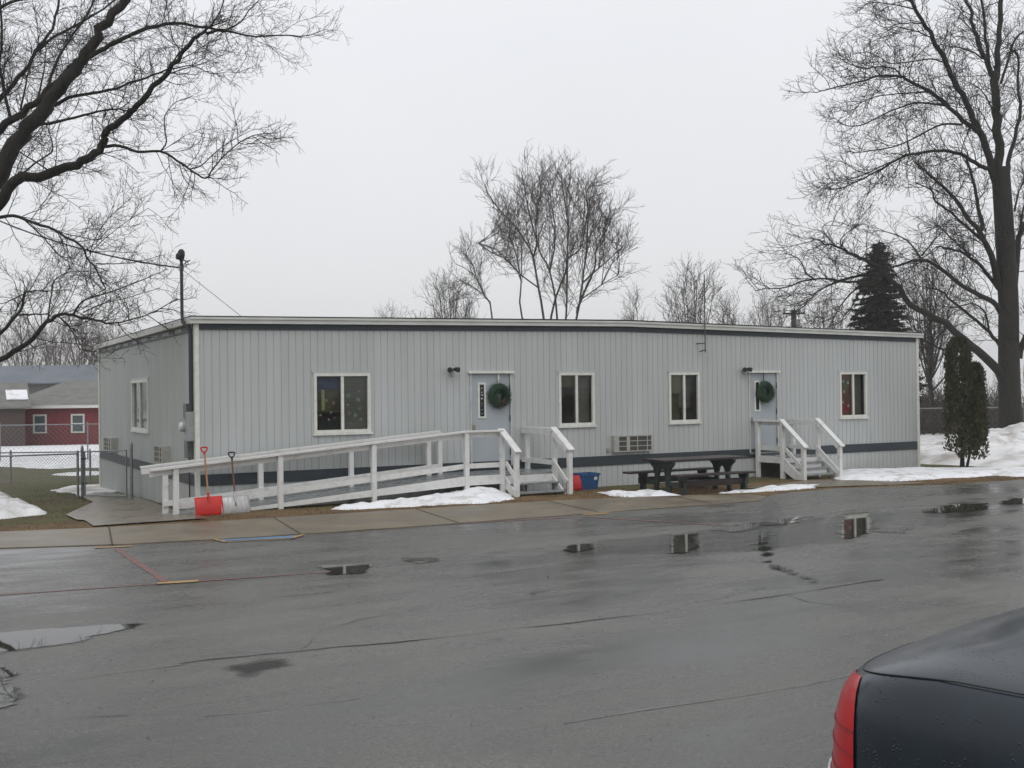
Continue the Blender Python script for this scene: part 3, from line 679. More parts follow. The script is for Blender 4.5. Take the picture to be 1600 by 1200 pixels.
# wall lamps
def flood(x, z, label):
    r = empty("flood_light", (x, -.02, z), label, "wall lamp", "twin flood lamps beside the two doors")
    MB().tube([(x, -.012, z), (x, -.05, z)], .055, 12).build("back_plate", grey_box, r)
    MB().tube([(x-.005, -.045, z-.02), (x-.005, -.075, z-.12)], .022, 8).build("sensor", grey_box, r)
    for dx in (-.02, .02):
        s = 1 if dx > 0 else -1
        MB().tube([(x+dx, -.04, z+.01), (x+dx+s*.03, -.09, z+.03)], .012, 8).build("arm", dark_m, r)
        MB().tube([(x+dx+s*.02, -.08, z+.035), (x+dx+s*.05, -.13, z+.03), (x+dx+s*.085, -.20, z+.015)], [.022, .048, .058], 12).build("lamp_head", dark_m, r)
    return r
flood(5.40, 2.70, "small dark twin flood lamp on the siding left of the ramp door")
flood(13.60, 2.70, "small dark twin flood lamp on the siding left of the small steps' door")

# wreaths
def wreath(x, z, R, r, label, hook):
    o = empty("wreath", (x, -.06, z), label, "wreath", "Christmas wreaths hung on the doors")
    b = MB(); rnd = random.Random(int(x*10))
    N, K = 40, 8
    for i in range(N):
        a = 2*math.pi*i/N
        for j in range(K):
            t = 2*math.pi*j/K; q = R+r*.7*math.cos(t); b.v.append((x+q*math.cos(a), -.07+r*.5*math.sin(t), z+q*math.sin(a)))
    for i in range(N):
        for j in range(K): b.f.append((i*K+j, ((i+1) % N)*K+j, ((i+1) % N)*K+(j+1) % K, i*K+(j+1) % K))
    for _ in range(3200):
        a = rnd.uniform(0, 6.283); t = rnd.uniform(0, 6.283); q = R+r*rnd.uniform(.2, 1)*math.cos(t); p = Vector((x+q*math.cos(a), -.07+r*.7*math.sin(t), z+q*math.sin(a)))
        d = Vector((math.cos(a)*math.cos(t)-.7*math.sin(a), .9*math.sin(t), math.sin(a)*math.cos(t)+.7*math.cos(a)))+Vector((rnd.gauss(0, .5), rnd.gauss(0, .5)-.25, rnd.gauss(0, .5)))
        d.normalize(); L = rnd.uniform(.03, .075); s = d.orthogonal().normalized()*.004
        n0 = len(b.v); b.v += [tuple(p-s), tuple(p+s), tuple(p+d*L)]; b.f.append((n0, n0+1, n0+2))
    b.build("greenery", wreath_m, o, fix=False)
    if hook == 1:
        MB().box(x-.022, x+.022, -.034, -.03, z+R+.16, 2.655).box(x-.008, x+.008, -.034, -.03, z+R, z+R+.16).build("hanger", frame_m, o)
        bow = MB()
        for s in (-1, 1): bow.tube([(x+.02, -.12, z-.14), (x+.02+s*.07, -.14, z-.09), (x+.02+s*.09, -.14, z-.16), (x+.02, -.12, z-.15)], [.012, .028, .028, .012], 8)
        bow.tube([(x+.02, -.12, z-.15), (x-.02, -.13, z-.30)], [.014, .02], 6).build("bow", mat("faded_bow", (.13, .055, .045), .8), o)
    else:
        MB().tube([(x-.02, -.03, z+R-.02), (x-.02, -.03, 2.655)], .012, 6).build("hanger", dark_m, o)
    return o
wreath(6.565, 2.155, .185, .115, "round green Christmas wreath with a faded bow on the ramp door", 1)
wreath(14.27, 2.155, .19, .12, "plain round green Christmas wreath on the door above the small steps", 2)

# air conditioners
def aircon(u0, u1, z0, z1, mapf, label, out=.26, left=True):
    def bx(b, a, c, o0, o1, za, zb):
        P = [mapf(u, o, z) for z in (za, zb) for u, o in ((a, o0), (c, o0), (c, o1), (a, o1))]
        b.add(P, [(0, 3, 2, 1), (4, 5, 6, 7), (0, 1, 5, 4), (1, 2, 6, 5), (2, 3, 7, 6), (3, 0, 4, 7)])
    c0 = mapf((u0+u1)/2, out/2, z0); r = empty("air_conditioner", c0, label, "air conditioner", "air conditioners stuck through the walls")
    b = MB(); bx(b, u0, u1, .002, out-.012, z0, z1); b.build("casing", beige_m, r)
    b = MB(); w = u1-u0; h = z1-z0
    bx(b, u0+.05*w, u1-.02*w, out-.011, out-.008, z0+.05*h, z1-.05*h); b.build("louvres", grille_m, r)
    b = MB()
    for f0, f1 in ((0, .13), (.33, .41), (.60, .62), (.86, .88), (.97, 1)): bx(b, u0+f0*w, u0+f1*w, out-.0075, out, z0, z1)
    for f0, f1 in ((0, .07), (.32, .37), (.63, .68), (.93, 1)): bx(b, u0+.131*w, u0+.969*w, out-.0072, out-.001, z0+f0*h, z0+f1*h)
    b.build("grille", beige_m, r)
    return r
aircon(9.56, 10.66, .79, 1.175, FM, "beige air conditioner in the front wall above the picnic table", .12)
aircon(2.45, 3.35, .80, 1.17, LM, "beige air conditioner in the end wall nearest the front corner", .16)
aircon(9.0, 10.3, .78, 1.15, LM, "beige air conditioner at the far end of the end wall", .16)
o_ = empty("outlet_box", (9.45, -.02, .84), "small grey outlet box on the wall left of the front air conditioner", "outlet box")
MB().box(9.42, 9.49, -.045, -.003, .80, .89, .006).build("cover", grey_box, o_)

# electric service on the end wall
sm_ = empty("service_mast", (-.1, .1, 1.9), "dark electric service mast with weatherhead at the front left corner of the building", "service mast")
b = MB().tube([(-.075, .12, 1.93), (-.075, .12, 3.40), (-.085, .13, 3.50), (-.19, .24, 3.66), (-.20, .26, 3.78), (-.20, .27, 4.86)], [.042, .042, .04, .036, .032, .032], 10); b.build("conduit", mat("painted_conduit", (.03, .035, .045), .5), sm_)
b = MB().tube([(-.20, .27, 4.84), (-.20, .27, 4.94), (-.20, .27, 5.02), (-.20, .27, 5.06)], [.045, .07, .065, .03], 10)
b.tube([(-.20, .27, 4.98), (-.27, .23, 4.93), (-.29, .22, 4.86)], [.05, .05, .03], 8); b.build("weatherhead", black_pl, sm_)
b = MB()
for dx, dy, dz in ((.10, -.10, -.14), (.14, -.05, -.06), (.06, -.10, -.20)): b.tube([(-.27, .2, 4.88), (-.2+dx*.5, .2+dy, 4.82), (-.2+dx, .2+dy, 4.9+dz), (-.24, .26, 4.72)], .008, 5)
b.build("drip_loops", black_pl, sm_)
b = MB().tube([(-.235, .27, 4.70), (-.165, .27, 4.70)], .05, 8); b.build("cable_clamp", steel_m, sm_)
em = empty("electric_meter", (-.08, .35, 1.4), "grey electric meter and switch boxes on the end wall below the mast", "electric meter")
MB().box(-.16, -.003, .04, .24, 1.36, 1.92, .008).build("breaker_box", grey_box, em)
MB().box(-.13, -.003, .33, .58, 1.78, 2.08, .008).build("switch_box", mat("dark_grey_enamel", (.13, .14, .14), .5), em)
MB().box(-.11, -.003, .32, .60, 1.48, 1.76, .008).build("meter_base", grey_box, em)
b = MB().tube([(-.11, .46, 1.63), (-.19, .46, 1.63), (-.23, .46, 1.63)], [.10, .10, .07], 14); b.build("meter_glass", mat("meter_glass", (.62, .64, .64), .1, metal=.3), em, smooth=False)
MB().box(-.12, -.003, .30, .56, 1.02, 1.36, .008).build("switch_box", mat("dark_grey_enamel", (.13, .14, .14), .5), em)
MB().tube([(-.05, .44, 1.04), (-.05, .44, .1)], .014, 6).build("ground_conduit", dark_m, em)
# overhead wires
b = MB(); A = at(-60, 318, 24.5); Bp = Vector((-.2, .27, 4.7)); pts = []
for k in range(25):
    t = k/24; p = A.lerp(Bp, t); p.z -= .55*4*t*(1-t)*.4; pts.append(p)
b.tube(pts, .016, 5); tag(b.build("service_cable", black_pl), "thick black service cable sagging from the left tree side to the mast", "cable")
b = MB(); b.tube([(-.2, .27, 4.68), (1.35, 1.5, 3.83)], .006, 4); tag(b.build("guy_wire", steel_m), "thin guy wire from the mast down to the roof edge", "wire")
# vents in skirt
b = MB()
for k in range(7): b.box(-.018, -.001, 2.62, 2.86, -.02+k*.05, .015+k*.05)
b.build("skirt_vent", frame_m, bld)
MB().box(-.014, -.001, 2.55, 2.92, .35, .39).build("skirt_vent", frame_m, bld)
# rusty rod at the front wall
am = empty("antenna_mast", (12.2, -.1, 3.15), "thin rusty antenna rod clamped to the front eave", "antenna")
MB().tube([(12.25, -.18, 3.14), (12.25, -.18, 5.05)], .015, 6).build("rod", rust_m, am)
b = MB().tube([(12.25, -.18, 3.36), (12.12, -.16, 3.36), (12.12, 0, 3.36)], .014, 6); b.build("bracket", rust_m, am); b = MB().tube([(12.14, -.1, 3.16), (12.20, -.1, 3.18), (12.25, -.18, 3.2)], .016, 6); b.build("bracket", rust_m, am)

# ------------------------------------------------------------------ ramp and its steps
DK = .52
def dz(x): return DK if x >= 5.1 else DK-(5.1-x)*.081
def rz(x): return 1.43 if x >= 5.1 else 1.43-(5.1-x)*.0815
ramp = empty("entrance_ramp", (3, -.7, .1), "long weathered white wooden wheelchair ramp with railings and steps at the left door", "ramp")
YF, YB, P9 = -1.32, -.30, .095
def post(x, y, z1, par, z0=None, name="post"):
    z0 = g(x, y)-.05 if z0 is None else z0
    return MB().box(x-P9/2, x+P9/2, y-P9/2, y+P9/2, z0, z1, .006).build(name, white_w, par)
def boards(b, x0, x1, y0, y1, zf, n, th=.035, gap=.008):
    for k in range(n):
        a = x0+(x1-x0)*k/n+gap/2; c = x0+(x1-x0)*(k+1)/n-gap/2
        b.add([(a, y0, zf(a)-th), (c, y0, zf(c)-th), (c, y1, zf(c)-th), (a, y1, zf(a)-th), (a, y0, zf(a)), (c, y0, zf(c)), (c, y1, zf(c)), (a, y1, zf(a))],
              [(0, 3, 2, 1), (4, 5, 6, 7), (0, 1, 5, 4), (1, 2, 6, 5), (2, 3, 7, 6), (3, 0, 4, 7)])
b = MB(); boards(b, -1.0, 5.1, YF+.02, YB+.1, dz, 44); b.build("ramp_deck", deck_m, ramp)
b = MB(); boards(b, 5.105, 7.24, YF+.02, -.06, lambda x: DK, 15); b.build("landing_deck", deck_m, ramp)
def rail(pts, par, y, w=.14, h=.036, side=True, off=0):
    b = MB()
    for p, q in zip(pts[:-1], pts[1:]): b.bar(p, q, w, h)
    if side:
        for p, q in zip(pts[:-1], pts[1:]): b.bar(Vector(p)+Vector((0, off, -.075)), Vector(q)+Vector((0, off, -.075)), .036, .10)
    return b.build("handrail", white_w, par)
rail([(-1.12, YF, rz(-1.12)), (5.1, YF, rz(5.1))], ramp, YF, off=.066); rail([(5.1, YF, rz(5.1)), (5.93, YF, 1.43)], ramp, YF, off=.066)
rail([(-1.1, YB, rz(-1.1)-.005), (4.98, YB, rz(4.98)-.005)], ramp, YB, off=-.06)
for x in (-.68, 1.22, 3.08, 5.1): post(x, YF, rz(x)-.022, ramp)
for x in (-.66, 1.14, 3.0, 4.72, 4.98): post(x, YB, rz(x)-.027, ramp)
def curb(p, q, par, name="kerb_rail"): return MB().bar(p, q, .036, .10).build(name, white_w, par)
curb((-.72, YF+.066, dz(-.72)+.20), (5.1, YF+.066, dz(5.1)+.20), ramp); curb((5.12, YF+.066, DK+.20), (5.9, YF+.066, DK+.20), ramp)
curb((-.72, YB-.066, dz(-.72)+.18), (4.98, YB-.066, dz(4.98)+.18), ramp)
b = MB()
for x0, x1 in ((-.98, 5.1), (5.102, 5.9)):
    q = [(x0, dz(x0)+.0), (x1, dz(x1)), (x1, dz(x1)-.19), (x0, max(dz(x0)-.19, .02))]
    b.prism(q, 1, YF-.02, YF+.018)
b.build("fascia", white_w, ramp)
# steps of the ramp landing
XL, XR = 5.93, 7.2; YT, YL = YF, -1.92
MB().box(XL+.05, XR-.05, YT-.012, YT+.018, DK-.19, DK-.038).build("fascia", white_w, ramp)
for k, (y1, z) in enumerate(((YT-.005, .335), (YT-.285, .175))): 
    b = MB()
    for q in range(2): b.box(XL+.055, XR-.055, y1-.14*(q+1)+.006, y1-.14*q, z-.036, z, .004)
    b.build("step_tread", deck_m, ramp)
for x in (XL, XR):
    s = 1 if x == XL else -1
    b = MB(); b.prism([(YT+.0, DK-.04), (YT-.55, .10), (YT-.55, -.0), (YT-.42, -.0), (YT, .25)], 0, x+s*.052, x+s*.088); b.build("stringer", white_w, ramp)
    post(x, YT, 1.41, ramp); post(x, YL, 1.03, ramp)
    MB().bar((x, YT+.05, 1.455), (x, YL-.09, 1.00), .15, .038).build("handrail", white_w, ramp)
    MB().bar((x+s*.066, YT-.04, 1.33), (x+s*.066, YL, .98), .036, .09).build("handrail", white_w, ramp)
    MB().bar((x+s*.066, YT-.04, .76), (x+s*.066, YL, .34), .036, .09).build("kerb_rail", white_w, ramp)
rail([(XR, YT+.05, 1.432), (XR, -.04, 1.432)], ramp, 0, side=False)
MB().bar((XR-.066, YT, 1.357), (XR-.066, -.04, 1.357), .036, .10).build("handrail", white_w, ramp); MB().bar((XR-.066, YT, .72), (XR-.066, -.04, .72), .036, .10).build("kerb_rail", white_w, ramp)
post(XR, -.16, 1.41, ramp); MB().box(XR-.018, XR+.018, YT+.05, -.22, DK-.19, DK-.001).build("fascia", white_w, ramp)
b = MB()
for x in (.5, 2.2, 3.9, 5.4, 6.6): b.box(x-.02, x+.02, YF+.03, YB-.03, dz(x)-.19, dz(x)-.04) if dz(x) > .3 else None
b.build("joist", mat("raw_timber", (.12, .10, .08), .8), ramp)

# ------------------------------------------------------------------ small steps at the second door
st = empty("entrance_steps", (14.5, -.8, 0), "small white painted wooden stoop with four steps at the right door", "steps")
XL, XR, YT, YL = 13.93, 15.12, -1.02, -1.74; DK2 = .55
b = MB(); n = 7
for k in range(n): b.box(XL+.05, XR-.05, -1.0+k*.138, -1.0+k*.138+.13, DK2-.036, DK2, .003)
b.build("landing_deck", deck_m, st)
for k in range(1, 4):
    y = YT-.18*(k-1)-.02; z = DK2-.135*k
    MB().box(XL+.055, XR-.055, y-.22, y, z-.036, z, .004).build("step_tread", deck_m, st)
    MB().box(XL+.09, XR-.09, y+.002, y+.018, z+.001, z+.095).build("step_riser", white_w, st)
for x in (XL, XR):
    s = 1 if x == XL else -1
    post(x, -.14, 1.41, st); post(x, YT, 1.41, st); post(x, YL, .83, st)
    MB().bar((x, -.06, 1.432), (x, YT-.02, 1.432), .14, .036).build("handrail", white_w, st)
    MB().bar((x, YT+.03, 1.465), (x, YL-.10, .80), .15, .038).build("handrail", white_w, st)
    MB().bar((x+s*.066, -.06, 1.357), (x+s*.066, YT, 1.357), .036, .09).build("handrail", white_w, st)
    MB().bar((x+s*.066, YT-.03, 1.33), (x+s*.066, YL, .78), .036, .08).build("handrail", white_w, st)
    MB().bar((x+s*.066, -.06, DK2+.19), (x+s*.066, YT, DK2+.19), .036, .10).build("kerb_rail", white_w, st)
    MB().bar((x+s*.066, YT-.03, DK2+.20), (x+s*.066, YL, .20), .036, .09).build("kerb_rail", white_w, st)
    b = MB(); b.prism([(YT, DK2-.02), (YL+.05, .08), (YL+.05, -.03), (YL+.22, -.03), (YT, DK2-.30)], 0, x-.02, x+.02) if False else b.prism([(YT-.05, DK2-.02), (YL+.05, .10), (YL+.05, -.03), (YL+.20, -.03), (YT-.05, DK2-.34)], 0, x-s*.0+.0-.018, x+.018)
    b.build("stringer", white_w, st)
    MB().box(x-.018, x+.018, YT+.05, -.19, DK2-.16, DK2-.001).build("fascia", white_w, st)
MB().box(XL+.05, XR-.05, YT-.014, YT+.02, DK2-.16, DK2-.04).build("fascia", white_w, st)
MB().box(XL+.1, XR-.1, -.16, -.12, 0, DK2-.17).build("under_panel", mat("dark_boards", (.06, .05, .045), .8), st)

# ------------------------------------------------------------------ picnic table
pt = empty("picnic_table", (10.1, -2.5, .02), "dark brown picnic table with green arched legs on the grass strip", "picnic table")
tx0, tx1, yc = 8.93, 11.22, -2.48
b = MB()
for k in range(3): b.box(tx0, tx1, yc-.38+k*.255, yc-.38+k*.255+.245, .715, .760, .006)
b.build("table_top", table_wood, pt)
for s, (a, c) in ((-1, (8.95, 11.02)), (1, (8.72, 11.10))):
    b = MB()
    for k in range(2): b.box(a, c, yc+s*.70-.135+k*.138, yc+s*.70-.135+k*.138+.13, .425, .468, .006)
    b.build("bench_seat", table_wood, pt)
    MB().box(9.05, 10.92, yc+s*.70-.02, yc+s*.70+.02, .20, .34, .005).build("stretcher", table_wood, pt)
for fx in (9.17, 10.80):
    z0 = .0; b = MB()
    out = [(-.42, .712), (.42, .712), (.42, .66), (.30, .57), (.235, .40), (.25, .25), (.32, .02), (.32, z0-.02), (.20, z0-.02), (.19, .06), (.135, .26), (.12, .42), (.075, .53), (0, .565), (-.075, .53), (-.12, .42), (-.135, .26), (-.19, .06), (-.20, z0-.02), (-.32, z0-.02), (-.32, .02), (-.25, .25), (-.235, .40), (-.30, .57), (-.42, .66)]
    half = [p for p in out]
    b.prism([(yc+p[0], p[1]) for p in half], 0, fx-.028, fx+.028)
    b.build("leg_frame", table_leg, pt)
    for s in (-1, 1):
        b = MB(); c = yc+s*.70
        b.prism([(c-.15, .423), (c+.15, .423), (c+.13, .35), (c+.075, .30), (c+.085, .02), (c+.10, -.02), (c-.10, -.02), (c-.085, .02), (c-.075, .30), (c-.13, .35)], 0, fx-.028, fx+.028)
        b.box(fx-.02, fx+.02, min(c-s*.08, yc+s*.2), max(c-s*.08, yc+s*.2), .20, .29); b.build("bench_leg", table_leg, pt)
    
# ------------------------------------------------------------------ shovels, tub
def shovel(base, top, w, h, blade_m, shaft_m, grip_m, label, ribs=False):
    base, top = Vector(base), Vector(top); r = empty("snow_shovel", base, label, "snow shovel")
    up = (top-base).normalized(); X = Vector((1, 0, 0)); X = (X-up*X.dot(up)).normalized(); N = X.cross(up)   # N faces out (-y)
    if N.y > 0: N = -N
    b = MB(); nx_, nz_ = 13, 8
    for side in (0, 1):
        for j in range(nz_):
            for i in range(nx_):
                a = -1+2*i/(nx_-1); t = j/(nz_-1)
                cur = -.022*(1-a*a)*1.0-.03*math.sin(t*math.pi)+(.012*math.cos(a*math.pi*7) if ribs else 0)
                wid = w/2*(1-.03*t)
                b.v.append(tuple(base+X*(a*wid)+up*(t*h)+N*(-cur-.0+(.006 if side else 0)-.04)))
    n = nx_*nz_
    for j in range(nz_-1):
        for i in range(nx_-1):
            q = (j*nx_+i, j*nx_+i+1, (j+1)*nx_+i+1, (j+1)*nx_+i); b.f.append(q); b.f.append(tuple(k+n for k in reversed(q)))
    ring = [i for i in range(nx_)]+[j*nx_+nx_-1 for j in range(1, nz_)]+[(nz_-1)*nx_+i for i in reversed(range(nx_-1))]+[j*nx_ for j in reversed(range(1, nz_-1))]
    for a, c in zip(ring, ring[1:]+ring[:1]): b.f.append((a, c, c+n, a+n))
    bl = b.build("blade", blade_m, r, smooth=True)
    if ribs:
        MB().box(0, 1, 0, 1, 0, 1)
    L = (top-base).length
    s0 = base+up*(h*.45)-N*.0; s1 = base+up*(L-.13)
    MB().tube([s0, s1], .016, 8).build("shaft", shaft_m, r)
    MB().tube([base+up*h*.62-N*0, base+up*(h+.07)], .024, 8).build("socket", grip_m if not ribs else blade_m, r)
    g0 = base+up*(L-.14); b = MB(); ww = .062
    b.tube([g0, g0+up*.035, g0+up*.06-X*ww*.6, g0+up*.12-X*ww, g0+up*.13-X*ww*.7, g0+up*.13+X*ww*.7, g0+up*.12+X*ww, g0+up*.06+X*ww*.6, g0+up*.035], [.02, .02, .014, .014, .015, .015, .014, .014, .014], 8)
    b.build("grip", grip_m, r, smooth=True); return r
zf = g(-.2, -1.8)
def sp(px, py, y): return ony(px, py, y)
shovel(sp(328.5, 806.5, -1.72), sp(318.5, 698, -1.45), .50, .35, red_pl, wood_tan, red_pl, "red plastic snow shovel with tan shaft leaning on the ramp railing")
shovel(sp(369.5, 804.5, -1.72), sp(361.5, 706, -1.45), .52, .35, alu_m, wood_red, black_pl, "silver metal snow shovel with black grip leaning on the ramp railing", True)
q_ = sp(899, 772, -1.25)
shovel((q_.x, -1.25, g(q_.x, -1.25)), sp(885, 690, -.95), .40, .34, red_dk, wood_tan, red_dk, "dark red snow shovel half hidden behind the ramp's steps beside the blue tub")
tb = empty("recycling_tub", (8.26, -.8, .06), "blue plastic tub with a white label beside the red shovel", "tub")
z0 = g(8.0, -.8)
b = MB()
def ringr(x0, x1, y0, y1, z): return [(x0, y0, z), (x1, y0, z), (x1, y1, z), (x0, y1, z)]
cx_, cy_ = 8.30, -.80
o1 = ringr(cx_-.21, cx_+.21, cy_-.17, cy_+.17, z0); o2 = ringr(cx_-.25, cx_+.25, cy_-.21, cy_+.21, z0+.36); i2 = ringr(cx_-.235, cx_+.235, cy_-.195, cy_+.195, z0+.36); i1 = ringr(cx_-.20, cx_+.20, cy_-.16, cy_+.16, z0+.012)
vs = o1+o2+i2+i1; fs = [(3, 2, 1, 0), (12, 13, 14, 15)]
for k in range(3):
    for j in range(4): fs.append((4*k+j, 4*k+(j+1) % 4, 4*k+4+(j+1) % 4, 4*k+4+j))
b.add(vs, fs); b.build("tub", blue_pl, tb)
b = MB(); b.box(cx_-.265, cx_+.265, cy_-.225, cy_-.212, z0+.325, z0+.365); b.box(cx_-.265, cx_+.265, cy_+.212, cy_+.225, z0+.325, z0+.365); b.box(cx_-.265, cx_-.252, cy_-.212, cy_+.212, z0+.325, z0+.365); b.box(cx_+.252, cx_+.265, cy_-.212, cy_+.212, z0+.325, z0+.365); b.build("rim", blue_pl, tb)
b = MB(); f_ = lambda z: cy_-.17-.04*(z-z0)/.36-.003
b.add([(cx_+.11, f_(z0+.22), z0+.22), (cx_+.19, f_(z0+.22), z0+.22), (cx_+.19, f_(z0+.29), z0+.29), (cx_+.11, f_(z0+.29), z0+.29)], [(0, 1, 2, 3)]); b.build("label_patch", paper_m, tb, fix=False)

# ------------------------------------------------------------------ fences
def chain(b, p0, p1, h, pitch=.07, r=.0028, zoff=.04):
    p0, p1 = Vector(p0), Vector(p1); L = (p1-p0).length; d = (p1-p0)/L; n = int((L+h)/pitch)
    for k in range(-int(h/pitch), n):
        for s in (1, -1):
            a0 = k*pitch; u0, v0, u1, v1 = a0, 0., a0+h, h
            if u0 < 0: v0 -= u0; u0 = 0.
            if u1 > L: v1 -= u1-L; u1 = L
            if u1 <= u0+.01: continue
            if s < 0: v0, v1 = h-v0, h-v1
            A, B = p0+d*u0+Vector((0, 0, v0+zoff)), p0+d*u1+Vector((0, 0, v1+zoff))
            b.tube([A, B], r, 3, cap=False)
def fence(name, pts, h, label, cat="fence", pitch=.07, pr=.03, r=.0028, top=True, bottom=False, mesh=True):
    f = empty(name, pts[0], label, cat)
    for p in pts: MB().tube([Vector(p)-Vector((0, 0, .1)), Vector(p)+Vector((0, 0, h+.05)), Vector(p)+Vector((0, 0, h+.09))], [pr, pr, pr*.4], 8).build("post", steel_m, f)
    b = MB()
    for p, q in zip(pts[:-1], pts[1:]): b.tube([Vector(p)+Vector((0, 0, h)), Vector(q)+Vector((0, 0, h))], pr*.7, 6)
    if bottom:
        for p, q in zip(pts[:-1], pts[1:]): b.tube([Vector(p)+Vector((0, 0, .06)), Vector(q)+Vector((0, 0, .06))], pr*.6, 6)
    b.build("top_rail", steel_m, f)
    if mesh:
        b = MB()
        for p, q in zip(pts[:-1], pts[1:]): chain(b, p, q, h-.04, pitch, r)
        m_ = b.build("wire_mesh", steel_m, f, fix=False)
    return f
ga = G(122, 779); gb = G(129, 778); gd = G(206, 779)
pl = [Vector((ga.x-1.9*k, ga.y+.35*k, g(ga.x-1.9*k, ga.y+.35*k))) for k in range(4)]
fence("chain_link_fence", pl, 1.08, "low chain link fence running left from the gate post across the lawn")
gt = empty("wire_gate", gb, "galvanised wire gate between two posts beside the end wall", "gate")
for p, hh in ((gb, 1.22), (gd, 1.28)): MB().tube([Vector(p)-Vector((0, 0, .1)), Vector(p)+Vector((0, 0, hh)), Vector(p)+Vector((0, 0, hh+.06))], [.038, .038, .014], 10).build("gate_post", steel_m, gt)
d_ = (gd-gb); a = gb+d_*.05; c = gb+d_*.90
b = MB().tube([a+Vector((0, 0, .06)), a+Vector((0, 0, 1.12)), c+Vector((0, 0, 1.14)), c+Vector((0, 0, .06)), a+Vector((0, 0, .06))], .021, 8); b.build("gate_frame", steel_m, gt)
b = MB(); chain(b, (a.x, a.y, a.z+.06), (c.x, c.y, a.z+.06), 1.0, zoff=0); b.build("wire_mesh", steel_m, gt, fix=False)
b = MB()
for zz in (.35, .95): b.tube([Vector(gb)+Vector((-.02, 0, zz)), Vector(a)+Vector((.03, 0, zz))], .028, 6)
b.build("hinge", dark_m, gt)
fl = [at(px, 736+(px-141)*-.02, 33) for px in (-107, 17, 141, 265)]
fl = [Vector((p.x, p.y, g(p.x, p.y))) for p in fl]
fence("chain_link_fence", fl, .95, "middle chain link fence at the edge of the snow field", pitch=.10)
fl = [at(px, 690, 44) for px in (-120, 0, 137, 275)]; fl = [Vector((p.x, p.y, g(p.x, p.y))) for p in fl]
fence("chain_link_fence", fl, 1.55, "tall chain link fence standing in front of the red barn", pitch=.2, r=.003)
fr_ = [at(px, 635, 47) for px in (1380, 1480, 1600, 1720)]; fr_ = [Vector((p.x, p.y, g(p.x, p.y))) for p in fr_]
fence("chain_link_fence", fr_, 1.32, "chain link fence behind the snow bank at the right", pitch=.26, r=.0009)

# ------------------------------------------------------------------ far buildings at the left
def local(Z, px, yawoff=0):
    p = at(px, 690, Z); ang = -yaw+yawoff; return Matrix.Translation((p.x, p.y, -.55)) @ Matrix.Rotation(ang, 4, 'Z')
def xf(b, Mx): b.v = [tuple(Mx @ Vector(p)) for p in b.v]; return b
Mx = local(63, 10, .03); s_ = 63/1699
barn = empty("red_barn", Mx.translation, "low red board barn with white windows and a grey hipped roof", "barn")
BW, BD, BH = 16, 7, 2.35
xf(MB().box(0, BW, 0, BD, -.3, BH), Mx).build("wall", brick_red, barn)
b = MB(); e = .3
b.add([(-e, -e, BH+.02), (BW+e, -e, BH+.02), (BW+e, BD+e, BH+.02), (-e, BD+e, BH+.02), (2.3, BD/2, BH+1.55), (BW-2, BD/2, BH+1.55)], [(0, 1, 5, 4), (1, 2, 5), (2, 3, 4, 5), (3, 0, 4), (0, 3, 2, 1)]); xf(b, Mx).build("roof", barn_roof, barn)
xf(MB().box(-e, BW+e, -e-.04, -e-.002, BH-.14, BH+.03), Mx).build("fascia", frame_m, barn)
for wx_ in (1.55, 3.72, 7, 10):
    f = MB()
    for q in ((wx_, wx_+.78, .70+.92, 1.72), (wx_, wx_+.78, .62, .70), (wx_, wx_+.09, .70, 1.62), (wx_+.69, wx_+.78, .70, 1.62), (wx_+.09, wx_+.69, 1.13, 1.19)): f.box(q[0], q[1], -.06, -.01, q[2]+.15, q[3]+.15)
    f = xf(f, Mx).build("window", frame_m, barn)
    xf(MB().box(wx_+.09, wx_+.69, -.03, -.004, .86, 1.76), Mx).build("pane", mat("barn_glass", (.10, .12, .13), .15), f)
Mx = local(80, 10, .02)
hs = empty("long_shed", Mx.translation, "long low shed with a blue grey metal roof behind the red barn", "shed")
xf(MB().box(-3, 22, 0, 8, -.3, 4.0-.0), Mx).build("wall", mat("shed_wall", (.16, .15, .14), .8), hs)
b = MB(); b.prism([(-.4, 3.95), (4, 5.35), (8.4, 3.95), (8.4, 3.85), (4, 5.22), (-.4, 3.85)], 0, -3.4, 22.4); xf(b, Mx).build("roof", blue_roof, hs)
Mx = local(58, -95, .5)
sh = empty("small_outbuilding", Mx.translation, "small dark outbuilding with snow on its grey roof at the left edge", "outbuilding")
xf(MB().box(0, 4.2, 0, 4, -.3, 2.4), Mx).build("wall", mat("dark_brown_boards", (.07, .045, .04), .8), sh)
b = MB(); b.prism([(-.3, 2.35), (2, 3.7), (4.3, 2.35), (4.3, 2.25), (2, 3.58), (-.3, 2.25)], 0, -.3, 4.5); xf(b, Mx).build("roof", barn_roof, sh)
b = MB(); b.prism([(.3, 2.74), (1.2, 3.24), (1.2, 3.30), (.3, 2.79)], 0, 3.3, 4.4); xf(b, Mx).build("roof_snow", snow_m, sh)

